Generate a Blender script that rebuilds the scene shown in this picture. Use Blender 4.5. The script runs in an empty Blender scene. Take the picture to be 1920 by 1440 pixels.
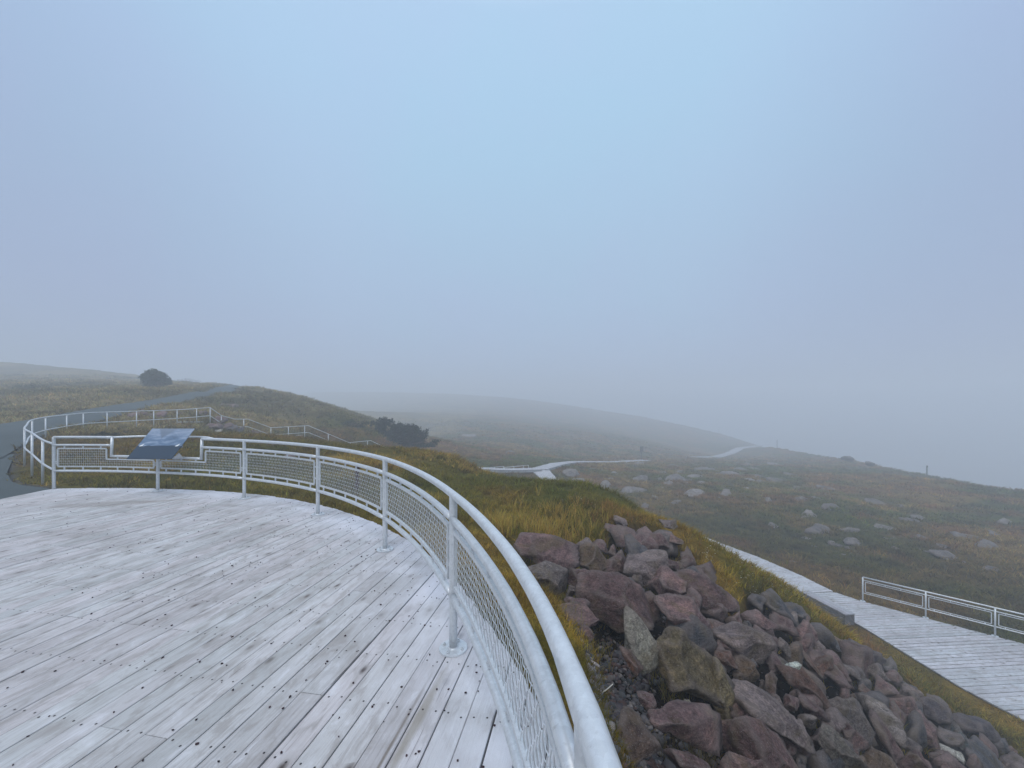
import bpy, math, random
import numpy as np
from mathutils import Vector, Matrix
from mathutils import noise as mnoise
random.seed(7); RNG = np.random.default_rng(7)
S = bpy.context.scene
COL = S.collection
F, CX, CY, H = 722.0, 960.0, 765.0, 1.685      # photo focal length in px, principal column, horizon row, eye height
R = math.radians
FOG = .0070

# ------------------------------------------------------------------ camera, sky, sun, exposure
cam_d = bpy.data.cameras.new("camera"); cam = bpy.data.objects.new("camera", cam_d); COL.objects.link(cam)
cam.location = (0, 0, H); cam.rotation_euler = (R(90), 0, 0)
cam_d.sensor_width = 36; cam_d.lens = F/1920*36; cam_d.shift_y = 45/1920
cam_d.clip_start = .05; cam_d.clip_end = 2000
S.camera = cam
S.view_settings.view_transform = 'Standard'; S.view_settings.look = 'None'
S.view_settings.exposure = 0; S.view_settings.gamma = 1
try: S.view_settings.use_curve_mapping = False
except Exception: pass
SUN_EL, SUN_AZ = 52, 200
w = bpy.data.worlds.new("World"); S.world = w; w.use_nodes = True
nt = w.node_tree; nt.nodes.clear()
out = nt.nodes.new('ShaderNodeOutputWorld'); bg = nt.nodes.new('ShaderNodeBackground')
sky = nt.nodes.new('ShaderNodeTexSky'); sky.sky_type = 'NISHITA'; sky.sun_disc = False
sky.sun_elevation = R(SUN_EL); sky.sun_rotation = R(SUN_AZ); sky.dust_density = 6; sky.air_density = 1.2
tc = nt.nodes.new('ShaderNodeTexCoord'); sep = nt.nodes.new('ShaderNodeSeparateXYZ')
ramp = nt.nodes.new('ShaderNodeValToRGB')
cr = ramp.color_ramp
K = 1/1.6
cr.elements[0].position = 0.0; cr.elements[0].color = (.41*K, .545*K, .775*K, 1)
cr.elements[1].position = 1.0; cr.elements[1].color = (1.45*K, 1.5*K, 1.6*K, 1)
for p, c in ((.12, (.425, .57, .815)), (.35, (.45, .625, .865)), (.62, (.475, .715, .97)), (.72, (.50, .74, 1.0)), (.82, (.95, 1.10, 1.3))):
    e = cr.elements.new(p); e.color = (c[0]*K, c[1]*K, c[2]*K, 1)
nz = nt.nodes.new('ShaderNodeTexNoise'); nz.inputs['Scale'].default_value = 1.6; nz.inputs['Detail'].default_value = 3
mx = nt.nodes.new('ShaderNodeMix'); mx.data_type = 'RGBA'; mx.blend_type = 'MIX'
tint = nt.nodes.new('ShaderNodeMix'); tint.data_type = 'RGBA'; tint.blend_type = 'MULTIPLY'; tint.inputs[0].default_value = 1
nr = nt.nodes.new('ShaderNodeValToRGB')
nr.color_ramp.elements[0].position = .35; nr.color_ramp.elements[0].color = (1.03, .965, 1.0, 1)
nr.color_ramp.elements[1].position = .65; nr.color_ramp.elements[1].color = (.97, 1.02, 1.0, 1)
skm = nt.nodes.new('ShaderNodeMix'); skm.data_type = 'RGBA'; skm.blend_type = 'MULTIPLY'
skm.inputs[0].default_value = 1; skm.inputs[7].default_value = (.07, .07, .07, 1)
L = nt.links.new
ax = nt.nodes.new('ShaderNodeMath'); ax.operation = 'ABSOLUTE'; sr_ = nt.nodes.new('ShaderNodeValToRGB')
sr_.color_ramp.elements[0].position = .36; sr_.color_ramp.elements[0].color = (1, 1, 1, 1); sr_.color_ramp.elements[1].position = .82; sr_.color_ramp.elements[1].color = (.82, .79, .84, 1)
sr_.color_ramp.interpolation = 'EASE'
t2 = nt.nodes.new('ShaderNodeMix'); t2.data_type = 'RGBA'; t2.blend_type = 'MULTIPLY'; t2.inputs[0].default_value = 1          # sky colour darkened towards either side to imitate lens vignetting
L(sep.outputs['X'], ax.inputs[0]); L(ax.outputs[0], sr_.inputs[0]); L(sr_.outputs[0], t2.inputs[7])
L(tc.outputs['Generated'], sep.inputs[0]); L(sep.outputs['Z'], ramp.inputs[0]); L(tc.outputs['Generated'], nz.inputs['Vector'])
L(nz.outputs[0], nr.inputs[0]); L(ramp.outputs[0], tint.inputs[6]); L(nr.outputs[0], tint.inputs[7])
L(sky.outputs[0], skm.inputs[6]); L(skm.outputs[2], mx.inputs[7]); L(tint.outputs[2], t2.inputs[6]); L(t2.outputs[2], mx.inputs[6]); mx.inputs[0].default_value = .10
L(mx.outputs[2], bg.inputs[0]); bg.inputs[1].default_value = 1.6; L(bg.outputs[0], out.inputs[0])
sd = bpy.data.lights.new("sun", 'SUN'); sd.energy = 1.15; sd.angle = R(50); sd.color = (1, .955, .90)
so = bpy.data.objects.new("sun", sd); COL.objects.link(so)
so.rotation_euler = (R(90-SUN_EL), 0, R(180-SUN_AZ)); so.location = (0, 0, 30)
S.cycles.use_denoising = True
S.cycles.max_bounces = 6; S.cycles.diffuse_bounces = 2; S.cycles.glossy_bounces = 2; S.cycles.volume_bounces = 2
S.cycles.transmission_bounces = 2; S.cycles.transparent_max_bounces = 4; S.cycles.caustics_reflective = False

# ------------------------------------------------------------------ noise + terrain function
def _hash(ix, iy, s):
    n = (ix.astype(np.int64)*374761393 + iy.astype(np.int64)*668265263 + s*1274126177) & 0xffffffff
    n = ((n ^ (n >> 13))*1274126177) & 0xffffffff
    return ((n ^ (n >> 16)) & 0xffff)/65535.0
def vnoise(x, y, s=0):
    x = np.asarray(x, float); y = np.asarray(y, float)
    ix = np.floor(x); iy = np.floor(y); fx = x-ix; fy = y-iy
    fx = fx*fx*fx*(fx*(fx*6-15)+10); fy = fy*fy*fy*(fy*(fy*6-15)+10)
    a = _hash(ix, iy, s); b = _hash(ix+1, iy, s); c = _hash(ix, iy+1, s); d = _hash(ix+1, iy+1, s)
    return (a*(1-fx)+b*fx)*(1-fy)+(c*(1-fx)+d*fx)*fy
def fbm(x, y, sc, o=4, s=0):
    x = np.asarray(x, float)/sc; y = np.asarray(y, float)/sc; t = 0; a = .5; n = 0
    for k in range(o):
        t = t+a*vnoise(x*(.8)+y*.6+17*k, y*.8-x*.6+5*k, s+k); n += a; a *= .5; x = x*2.03; y = y*2.03
    return t/n
def sstep(a, b, x):
    t = np.clip((np.asarray(x, float)-a)/(b-a), 0, 1); return t*t*(3-2*t)
def warp(D): return D if D < 45 else (45+(D-45)*3.0 if D < 80 else 150+(D-80)*4.0)
def P3(px, py, D): return ((px-CX)*D/F, D, H-(py-CY)*D/F)
def Pw(px, py, D): return P3(px, py, warp(D))
def wxy(x, y): k = warp(y)/y; return (x*k, y*k)

CC = np.array([-8.3285, -.8006]); R0 = 8.662
POST_TH = [97.72, 82.34, 67.15, 52.605, 38.235, 23.80, 10.38, -4.0, -18.3]
DR_TH = [97.72, 82.34, 67.15, 52.605, 38.235, 23.80, 16, 13.6, 12.0, 10.38, 8.0, 4.0, -4.0, -18.3]
POST_DR = [.2227, .0143, -.0278, .002, .0214, -.008, -.002, -.009, -.022, -.043, -.080, -.130, -.20, -.26]
OVER = [.06, .22, .34, .36, .36, .34, .33, .3, .3]
def railR(th): return R0+np.interp(th, DR_TH[::-1], POST_DR[::-1])
def edgeR(th): return railR(th)+np.interp(th, POST_TH[::-1], OVER[::-1])
def rail_xy(th, dr=0):
    r = railR(th)+dr; return CC[0]+r*math.cos(R(th)), CC[1]+r*math.sin(R(th))
def in_deck(x, y, grow=0.0):
    dx = x-CC[0]; dy = y-CC[1]; th = np.degrees(np.arctan2(dy, dx)); rr = np.hypot(dx, dy)
    return (rr < edgeR(th)+grow) & (x > -9.60+.16*(8-y)-grow) & (y > -5-grow)

LOWZ = -6.815
pts = []
def add(px, py, D): pts.append(Pw(px, py, D))
# around the viewing deck
for th, z in ((88, -.14), (75, -.2), (60, -.25), (45, -.27), (30, -.3), (15, -.33), (0, -.35), (-20, -.4), (-45, -.4)):
    r = R0+.75; pts.append((CC[0]+r*math.cos(R(th)), CC[1]+r*math.sin(R(th)), z))
pts += [(-11, 8, -.05), (-11, 4, -.05), (-12, 0, -.05), (-12, -8, -.05), (-5, 3, -.5), (-3, -3, -.5), (-5, -10, -.5)]
# mound between deck and valley
for a in ((200, 880, 11.3), (300, 850, 13), (300, 812, 22.5), (430, 815, 24), (600, 832, 24), (460, 870, 12.5), (640, 900, 11), (700, 850, 21), (760, 858, 20.5), (830, 860, 20),
          (870, 869, 19), (920, 898, 16.5), (980, 906, 15.5), (1040, 918, 14.5), (1100, 916, 13.6), (1150, 929, 12.8), (1200, 962, 12.5),
          (1250, 990, 12.8), (1300, 1019, 13.3), (1350, 1052, 13.4), (1400, 1084, 13.3), (1450, 1116, 13.3), (1500, 1148, 13.3), (1545, 1178, 13.1), (1590, 1205, 12.9),
          (900, 930, 10.2), (1020, 945, 9.6), (800, 905, 11.5)): add(*a)
# behind the mound, going down
for a in ((830, 900, 24), (900, 935, 22), (980, 950, 22), (1100, 975, 20), (1200, 1040, 19)): add(*a)
# rock slope: s is the distance down slope from the crest
for x, y, z in ((.75, 2.8, -.42), (.05, 6.2, -.5), (.9, 6.0, -.75), (1.5, 8.0, -1.0), (.7, .5, -.42), (.9, -3, -.45), (.5, -7, -.5)): pts.append((x, y, z))
for t in (-4, 0, 3, 6, 9, 12):
    for s, z in ((.8, -1.25), (2.2, -2.45), (4.0, -4.0), (5.6, -5.35), (6.7, -6.15), (7.6, -6.6)):
        if t == 12 and s < 2: continue
        X = .93*s+.37*t+.1; Y = -.37*s+.93*t
        pts.append((X, Y, z-(.25 if t == 12 and s < 4 else 0)))
# lower deck and boardwalk ground
for x, y in ((14.4, 6), (13.8, 10.5), (14, 15), (13.3, 17.6), (14.6, 19), (15.5, 17), (18, 14.3), (22, 10), (12.8, 21.5), (11.6, 25.5), (17, 11), (18, 4), (15, -4), (20, -12)): pts.append((x, y, LOWZ-.2))
pts += [(8.0, 34, -6.75), (9.6, 30, -6.95), (5.2, 29, -6.2)]
for a in ((1010, 881, 45), (1035, 904, 42), (1072, 867, 50), (1142, 867, 54), (1207, 864, 58), (1310, 859.5, 66), (1343, 857, 72), (1370, 850, 80), (1423, 838, 90)): add(*a)
# moor: valley, skyline to the right and drop behind it
for a in ((1188, 927, 41), (1304, 925, 40), (1300, 985, 30), (1450, 985, 29.5), (1530, 990, 28.9), (1600, 1015, 26), (1600, 950, 36), (1600, 905, 47),
          (1850, 1020, 27), (1750, 960, 37), (1750, 1040, 23.5), (1900, 1100, 19), (1920, 1000, 30),
          (1450, 838, 78), (1530, 853, 70), (1600, 864, 63), (1680, 882, 56), (1740, 894, 52), (1850, 914, 47), (1920, 926, 44), (2100, 960, 40),
          (1350, 812, 104), (1200, 780, 118), (1000, 750, 132), (850, 738, 140), (700, 733, 145), (600, 728, 150), (500, 727, 155), (1100, 765, 124),
          (1200, 825, 79), (1000, 800, 79.5), (1000, 840, 60), (880, 815, 66), (850, 850, 48), (755, 840, 43), (700, 775, 79.5), (800, 785, 79.5)): add(*a)
for px, d, z in ((2100, 60, -16), (1850, 68, -16), (1650, 85, -16), (1500, 105, -16), (1350, 140, -12), (1000, 175, -3), (700, 185, 2)): d = warp(d); pts.append(((px-CX)*d/F, d, z*1.2-3))
# left: road, hillside, near ridge
for a in ((0, 861, 12.5), (42, 835, 14.8), (120, 805, 18.5), (175, 792, 22), (207, 783, 24), (287, 762, 31), (350, 752, 38), (425, 740, 46), (465, 727, 55),
          (375, 735, 44), (300, 748, 37), (215, 760, 31), (125, 775, 26), (47, 789, 22), (0, 796, 21),
          (0, 770, 27), (0, 735, 42), (0, 683, 75), (100, 688, 75), (200, 697, 72), (260, 704, 70), (330, 716, 66), (400, 723, 60),  (-300, 700, 60), (-300, 790, 25), (-300, 870, 12),
          (510, 733, 50), (560, 752, 46), (620, 778, 42), (660, 800, 40), (700, 820, 38), (540, 790, 38), (470, 775, 34), (420, 780, 30)): add(*a)
for a in ((0, 731.5, 46), (60, 731.5, 46), (150, 730, 47), (0, 727, 51), (-200, 727, 52), (0, 721, 58), (0, 709, 80), (0, 697, 102), (150, 725, 56), (150, 713, 80), (150, 703, 102), (260, 729, 50), (260, 724, 61), (260, 717, 82), (260, 710, 102), (330, 727, 52), (330, 722, 66), (330, 719, 84), (400, 725, 60)): pts.append(P3(*a))
for px, d, z in ((0, 95, 5), (200, 92, 4), (400, 84, 1.5), (560, 66, -3), (640, 60, -4.5), (-300, 100, 4), (100, 170, 2)): d = warp(d); pts.append(((px-CX)*d/F, d, z))
# foot of the stairs
pts += [(-20.4, 25.6, .62), (-17.1, 29.0, -1.0), (-16.2, 30.5, -1.1), (-14.0, 33, -2.5), (-12.8, 34.6, -2.5), (-10.5, 36.8, -3.6), (-5, 41, -4.8)]
pts += [(-60, -40, 0), (-30, -60, -1), (0, -60, -2), (60, -60, -9), (100, 0, -14), (-100, 0, 3), (-60, 0, .5), (-20, -20, 0), (-400, 160, 8), (400, 80, -55), (300, -200, -30), (-300, -200, 2), (0, -350, -4), (-250, 380, -2), (12.6, 16, -7.0), (12.3, 15, -6.95), (12.2, 17.3, -7.0)]
PT = np.array(pts)
def _phi(d): return np.where(d > 1e-9, d*d*np.log(d+1e-12), 0)
PS = 20.0
_x = PT[:, :2]/PS
_n = len(PT); _A = np.zeros((_n+3, _n+3))
_A[:_n, :_n] = _phi(np.hypot(_x[:, None, 0]-_x[None, :, 0], _x[:, None, 1]-_x[None, :, 1]))+np.eye(_n)*1e-4
_A[:_n, _n] = 1; _A[:_n, _n+1:] = _x; _A[_n, :_n] = 1; _A[_n+1:, :_n] = _x.T
_W = np.linalg.solve(_A, np.r_[PT[:, 2], 0, 0, 0])
SKY = np.array([(-400, 690, 135), (0, 683, 135), (100, 688, 135), (200, 697, 128), (260, 704, 120), (330, 716, 108), (400, 722, 90), (470, 728, 85), (500, 729, 330), (600, 731, 350), (700, 733, 380), (850, 738, 385), (1000, 750, 355), (1100, 765, 325), (1200, 780, 300), (1350, 812, 245), (1450, 838, 144), (1530, 853, 120), (1600, 864, 99), (1680, 882, 78), (1740, 894, 67), (1850, 914, 52), (1920, 926, 48), (2100, 960, 46), (2400, 1020, 46)], float)
def base_h(x, y):
    x = np.atleast_1d(np.asarray(x, float)); y = np.atleast_1d(np.asarray(y, float)); sh = x.shape
    x = x.ravel()/PS; y = y.ravel()/PS; o = np.empty(len(x))
    for i in range(0, len(x), 20000):
        a = x[i:i+20000]; b = y[i:i+20000]
        o[i:i+20000] = _phi(np.hypot(a[:, None]-_x[None, :, 0], b[:, None]-_x[None, :, 1]))@_W[:_n]+_W[_n]+a*_W[_n+1]+b*_W[_n+2]
    x = x*PS; y = y*PS; k = y > 20; px = np.full(len(x), CX); px[k] = CX+F*x[k]/y[k]      # the land falls away behind each crest
    ys = np.interp(px, SKY[:, 0], SKY[:, 1]); ds = np.interp(px, SKY[:, 0], SKY[:, 2])
    cap = H-(ys-CY)/F*y-.035*np.maximum(0, y-ds)-.25
    o = np.where(k & (y > ds), np.minimum(o, cap), o)
    return np.clip(o, -75, 24).reshape(sh)

# paths: centre lines with width
BW1 = [(14.15, 17.8), (13.95, 19.4), (13.35, 21.7), (12.4, 24.2), (11.6, 26.6), (10.2, 30.0), (8.1, 34.5), (5.6, 39.5), (4.1, 42.3), (3.15, 44.9)]
BW1W = [1.5]*7+[1.6, 1.8, 2.2]
def pxw(l): return [Pw(a, b, d)[:2] for a, b, d in l]
BW2 = [(3.15, 44.9)]+pxw([(1045, 870, 47.5), (1072, 867, 49.5), (1098, 868, 51), (1125, 868, 52.5), (1150, 866.5, 54), (1180, 865, 56), (1213, 864, 58)])
BW3 = pxw([(1297, 860, 66), (1318, 858.5, 68), (1343, 857, 71), (1367, 850.5, 78), (1388, 846, 83), (1407, 842, 87), (1425, 837, 92)])
BW4 = [(3.15, 44.9)]+pxw([(985, 884, 44), (960, 888, 43.2), (935, 891, 42.5), (905, 893, 41.8), (850, 885, 41.3), (790, 868, 40)])
def seg_dist(x, y, line):
    best = np.full(np.shape(x), 1e9)
    for (ax, ay), (bx, by) in zip(line[:-1], line[1:]):
        dx, dy = bx-ax, by-ay; t = np.clip(((x-ax)*dx+(y-ay)*dy)/(dx*dx+dy*dy), 0, 1)
        best = np.minimum(best, np.hypot(x-ax-t*dx, y-ay-t*dy))
    return best
LOWPOLY = [(13.25, 17.75), (13.62, 15.0), (13.66, 11.7), (14.0, 10.2), (14.1, 5.5), (14.2, 0.), (30, 0.), (27.3, 5.0), (18.42, 13.92), (16.9, 15.42), (15.32, 17.05), (14.95, 17.75)]
def in_poly(x, y, poly):
    c = np.zeros(np.shape(x), bool); n = len(poly)
    for i in range(n):
        x1, y1 = poly[i]; x2, y2 = poly[(i+1) % n]
        if y1 == y2: continue
        m = ((y1 > y) != (y2 > y)) & (x < (x2-x1)*(y-y1)/(y2-y1)+x1); c ^= m
    return c
def poly_dist(x, y, poly): return np.where(in_poly(x, y, poly), 0, seg_dist(x, y, poly+[poly[0]]))
ROADR = pxw([(-1500, 950, 7), (-700, 900, 9.5)])+[(-16.6, 12.5), (-18.8, 14.8), (-22.3, 19.2), (-24.0, 22.3), (-25.0, 24.2), (-28.9, 31.0), (-32.1, 38.0), (-34.1, 46.0), wxy(-37.7, 55.0), wxy(-46, 66)]
ROADL = [(-62, 8), (-45, 14), (-27.9, 21.0), (-27.8, 22.2), (-30.1, 26.2), (-32.0, 31.0), (-33.9, 37.0), (-35.9, 44.2), wxy(-40.2, 55.5), wxy(-50, 66)]
ROADP = ROADR+ROADL[::-1]
PADP = [(-9.3, 5.0), (-9.65, 8.22), (-10.4, 8.55), (-11.15, 8.8), (-12.2, 9.4), (-13.9, 10.6), (-15.6, 12.0), (-17.3, 13.4), (-26, 10), (-26, -12), (-8.0, -12), (-7.2, -5)]
_RL = [(.95, 1.2), (.85, 2.6), (.95, 3.6), (.75, 4.4), (.15, 5.6), (-.1, 6.6)]
def region_masks(x, y):
    dr = poly_dist(x, y, ROADP); dp = poly_dist(x, y, PADP)
    return np.minimum(dr, dp)
def terr(x, y):
    """smooth height and noise-ful height"""
    x = np.asarray(x, float); y = np.asarray(y, float)
    z = base_h(x, y).reshape(x.shape); r = np.hypot(x, y)
    dk = np.where(in_deck(x, y), 0., 1.)
    dR = region_masks(x, y)
    dB = np.minimum(np.minimum(seg_dist(x, y, BW1), seg_dist(x, y, BW2)), np.minimum(seg_dist(x, y, BW3), seg_dist(x, y, BW4)))
    dL = poly_dist(x, y, LOWPOLY)
    m = sstep(.1, 1.2, dR)*sstep(1.2, 2.6, dB)*sstep(.2, 1.6, dL)
    amp = np.interp(r, [2, 8, 20, 60], [.5, .8, 1.2, 1.6])
    n = (fbm(x, y, 3.2, 3, 3)-.5)*.34*amp+(fbm(x, y, .7, 3, 9)-.5)*.13
    n += (fbm(x, y, 11, 2, 21)-.5)*.4*sstep(25, 40, r)
    n += (np.abs(fbm(x, y, 2.1, 3, 31)-.5)*2)**1.5*.25*sstep(22, 32, r)
    z = z+n*m
    z = np.where(dR < .02, z-.12, z)
    return z, dR, dB, dL
def zt(x, y):
    return float(terr(np.array([x]), np.array([y]))[0][0])
def hit(px, py, d0=1.0, d1=330., use_base=True):
    """distance at which the view ray meets the ground"""
    D = d0*(d1/d0)**np.linspace(0, 1, 700)
    X = (px-CX)*D/F; Z = H-(py-CY)*D/F
    h = base_h(X, D)
    k = np.argmax(Z < h)
    return float(D[k]) if Z[k] < h[k] else None

def _w(px, py): d = hit(px, py, 2, 40); return ((px-CX)*d/F, d)
ROCKP = _RL+[_w(*q) for q in ((985, 1022), (1060, 1018), (1140, 1022), (1165, 985), (1200, 972), (1250, 1000), (1295, 1052), (1345, 1102), (1400, 1150), (1418, 1118), (1440, 1108), (1480, 1132), (1530, 1168), (1600, 1232), (1662, 1238), (1705, 1290), (1790, 1345), (1870, 1386), (1920, 1425))]+[(12.4, 7), (12.4, -1), (1.2, -1)]
# ------------------------------------------------------------------ helpers: materials and objects
def tag(o, label=None, cat=None, group=None, kind=None):
    if label: o['label'] = label
    if cat: o['category'] = cat
    if group: o['group'] = group
    if kind: o['kind'] = kind
    return o
def empty(name, loc, label=None, cat=None, group=None):
    o = bpy.data.objects.new(name, None); COL.objects.link(o); o.location = loc; o.empty_display_size = .2
    return tag(o, label, cat, group)
class MB:
    def __init__(s): s.v = []; s.f = []; s.n = 0; s.uv = None
    def raw(s, v, f):
        s.v.extend(v); k = s.n; s.f.extend([tuple(i+k for i in q) for q in f]); s.n += len(v)
    def tube(s, path, r, sides=10, caps=True, closed=False):
        P = [Vector(p) for p in path]; n = len(P); rr = r if hasattr(r, '__len__') else [r]*n
        t0 = (P[1]-P[0]).normalized(); up = Vector((0, 0, 1)) if abs(t0.z) < .9 else Vector((1, 0, 0))
        a = t0.cross(up).normalized(); V = []
        for i in range(n):
            if closed: t = (P[(i+1) % n]-P[i-1])
            else: t = P[min(i+1, n-1)]-P[max(i-1, 0)]
            t.normalize(); a = (a-t*a.dot(t)).normalized(); b = t.cross(a)
            for k in range(sides):
                an = 2*math.pi*k/sides; V.append(tuple(P[i]+(a*math.cos(an)+b*math.sin(an))*rr[i]))
        Fc = []
        m = n if closed else n-1
        for i in range(m):
            j = (i+1) % n
            for k in range(sides):
                l = (k+1) % sides; Fc.append((i*sides+k, i*sides+l, j*sides+l, j*sides+k))
        if caps and not closed:
            Fc.append(tuple(range(sides))[::-1]); Fc.append(tuple((n-1)*sides+k for k in range(sides)))
        s.raw(V, Fc)
    def box(s, c, size, M=None):
        x, y, z = (q/2 for q in size); c = Vector(c)
        V = [Vector(q) for q in ((-x, -y, -z), (x, -y, -z), (x, y, -z), (-x, y, -z), (-x, -y, z), (x, -y, z), (x, y, z), (-x, y, z))]
        if M is not None: V = [M@q for q in V]
        s.raw([tuple(q+c) for q in V], [(0, 3, 2, 1), (4, 5, 6, 7), (0, 1, 5, 4), (1, 2, 6, 5), (2, 3, 7, 6), (3, 0, 4, 7)])
    def bar(s, a, b, w, h, up=(0, 0, 1)):
        """rectangular bar from a to b, w across, h along up"""
        a = Vector(a); b = Vector(b); t = (b-a); l = t.length; t.normalize(); u = Vector(up); u = (u-t*u.dot(t)).normalized(); c = t.cross(u)
        s.box((a+b)/2, (w, l, h), Matrix((c, t, u)).transposed())
    def build(s, name, m, parent=None, smooth=False, bevel=0):
        me = bpy.data.meshes.new(name); me.from_pydata(s.v, [], s.f); me.materials.append(m)
        if smooth: me.polygons.foreach_set('use_smooth', [True]*len(me.polygons))
        me.update(); o = bpy.data.objects.new(name, me); COL.objects.link(o)
        if parent is not None:
            p = parent; off = Vector((0, 0, 0))
            while p is not None: off += p.location; p = p.parent
            o.parent = parent
            if off.length: me.transform(Matrix.Translation(-off))
        else:
            pass
        if bevel:
            md = o.modifiers.new('bevel', 'BEVEL'); md.width = bevel; md.segments = 2; md.limit_method = 'ANGLE'
        return o
def np_mesh(name, V, quads=None, tris=None, mat=None, col=None, smooth=False, parent=None):
    me = bpy.data.meshes.new(name); V = np.asarray(V, np.float32); me.vertices.add(len(V)); me.vertices.foreach_set('co', V.ravel())
    loops = []; starts = []; st = 0
    if quads is not None and len(quads):
        q = np.asarray(quads, np.int32); loops.append(q.ravel()); starts.append(np.arange(len(q))*4); st = len(q)*4
    if tris is not None and len(tris):
        q = np.asarray(tris, np.int32); loops.append(q.ravel()); starts.append(st+np.arange(len(q))*3)
    lo = np.concatenate(loops).astype(np.int32); sa = np.concatenate(starts).astype(np.int32)
    me.loops.add(len(lo)); me.loops.foreach_set('vertex_index', lo); me.polygons.add(len(sa)); me.polygons.foreach_set('loop_start', sa)
    if smooth: me.polygons.foreach_set('use_smooth', np.ones(len(sa), bool))
    if col is not None:
        a = me.color_attributes.new('Col', 'FLOAT_COLOR', 'POINT'); c = np.ones((len(V), 4), np.float32); c[:, :3] = col; a.data.foreach_set('color', c.ravel())
    me.update(calc_edges=True); me.validate()
    if mat: me.materials.append(mat)
    o = bpy.data.objects.new(name, me); COL.objects.link(o)
    return o
class NT:
    """tiny node-tree helper"""
    def __init__(s, name, rough=.8, metal=0, spec=.5):
        s.m = bpy.data.materials.new(name); s.m.use_nodes = True; s.t = s.m.node_tree; s.b = s.t.nodes['Principled BSDF']
        s.b.inputs['Roughness'].default_value = rough; s.b.inputs['Metallic'].default_value = metal
        s.b.inputs['Specular IOR Level'].default_value = spec
    def n(s, t, **kw):
        q = s.t.nodes.new(t)
        for k, v in kw.items():
            if hasattr(q, k): setattr(q, k, v)
            else: q.inputs[k.replace('_', ' ')].default_value = v
        return q
    def l(s, a, b): s.t.links.new(a, b)
    def noise(s, vec, scale, detail=4, rough=.6, dist=0):
        q = s.n('ShaderNodeTexNoise'); q.inputs['Scale'].default_value = scale; q.inputs['Detail'].default_value = detail
        q.inputs['Roughness'].default_value = rough; q.inputs['Distortion'].default_value = dist
        if vec is not None: s.l(vec, q.inputs['Vector'])
        return q.outputs[0]
    def ramp(s, fac, stops):
        q = s.n('ShaderNodeValToRGB'); e = q.color_ramp.elements
        while len(e) < len(stops): e.new(.5)
        for k, (p, c) in enumerate(stops):
            e[k].position = p; e[k].color = tuple(c)+(1,) if hasattr(c, '__len__') else (c, c, c, 1)
        s.l(fac, q.inputs[0]); return q.outputs[0]
    def mix(s, fac, a, b, mode='MIX'):
        q = s.n('ShaderNodeMix'); q.data_type = 'RGBA'; q.blend_type = mode
        for i, v in ((0, fac), (6, a), (7, b)):
            if isinstance(v, (int, float)): q.inputs[i].default_value = v
            elif isinstance(v, tuple): q.inputs[i].default_value = v+(1,)
            else: s.l(v, q.inputs[i])
        return q.outputs[2]
    def math(s, op, a, b=None, c=None):
        q = s.n('ShaderNodeMath'); q.operation = op
        for i, v in enumerate((a, b, c)):
            if v is None: continue
            if isinstance(v, (int, float)): q.inputs[i].default_value = v
            else: s.l(v, q.inputs[i])
        return q.outputs[0]
    def mapping(s, vec, scale=(1, 1, 1), rot=(0, 0, 0), loc=(0, 0, 0)):
        q = s.n('ShaderNodeMapping'); q.inputs['Scale'].default_value = scale; q.inputs['Rotation'].default_value = rot; q.inputs['Location'].default_value = loc
        s.l(vec, q.inputs['Vector']); return q.outputs[0]
    def coord(s, k='Object'): return s.n('ShaderNodeTexCoord').outputs[k]
    def attr(s, name, out='Color'):
        q = s.n('ShaderNodeAttribute'); q.attribute_name = name; return q.outputs[out]
    def color(s, c):
        if isinstance(c, tuple): s.b.inputs['Base Color'].default_value = c+(1,)
        else: s.l(c, s.b.inputs['Base Color'])
    def bump(s, h, dist=.01, strength=1.0):
        q = s.n('ShaderNodeBump'); q.inputs['Distance'].default_value = dist; q.inputs['Strength'].default_value = strength
        s.l(h, q.inputs['Height']); s.l(q.outputs[0], s.b.inputs['Normal'])

# ------------------------------------------------------------------ materials
def mat_ground():
    m = NT('ground_earth', .95, 0, .05); c = m.attr('Col'); o = m.coord()
    n1 = m.noise(o, 9, 5, .7); n2 = m.noise(o, 55, 3, .6); n3 = m.noise(o, 1.7, 4, .6)
    v = m.ramp(n1, [(.3, .55), (.5, 1.0), (.7, 1.5)]); v2 = m.ramp(n2, [(.3, .65), (.7, 1.4)]); v3 = m.ramp(n3, [(.3, (.75, .8, .8)), (.5, (1, 1, 1)), (.7, (1.35, 1.2, 1.1))])
    m.color(m.mix(1., m.mix(1., m.mix(1., c, v, 'MULTIPLY'), v2, 'MULTIPLY'), v3, 'MULTIPLY'))
    m.bump(m.math('ADD', n1, m.math('MULTIPLY', n2, .4)), .06, .9); return m.m
def mat_attr(name, rough=.8, spec=.25, sub=False):
    m = NT(name, rough, 0, spec); c = m.attr('Col'); m.color(c)
    if sub:
        tr = m.n('ShaderNodeBsdfTranslucent'); m.l(c, tr.inputs[0]); ms = m.n('ShaderNodeMixShader'); ms.inputs[0].default_value = .25
        ou = m.t.nodes['Material Output']; m.l(m.b.outputs[0], ms.inputs[1]); m.l(tr.outputs[0], ms.inputs[2]); m.l(ms.outputs[0], ou.inputs[0])
    return m.m
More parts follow.
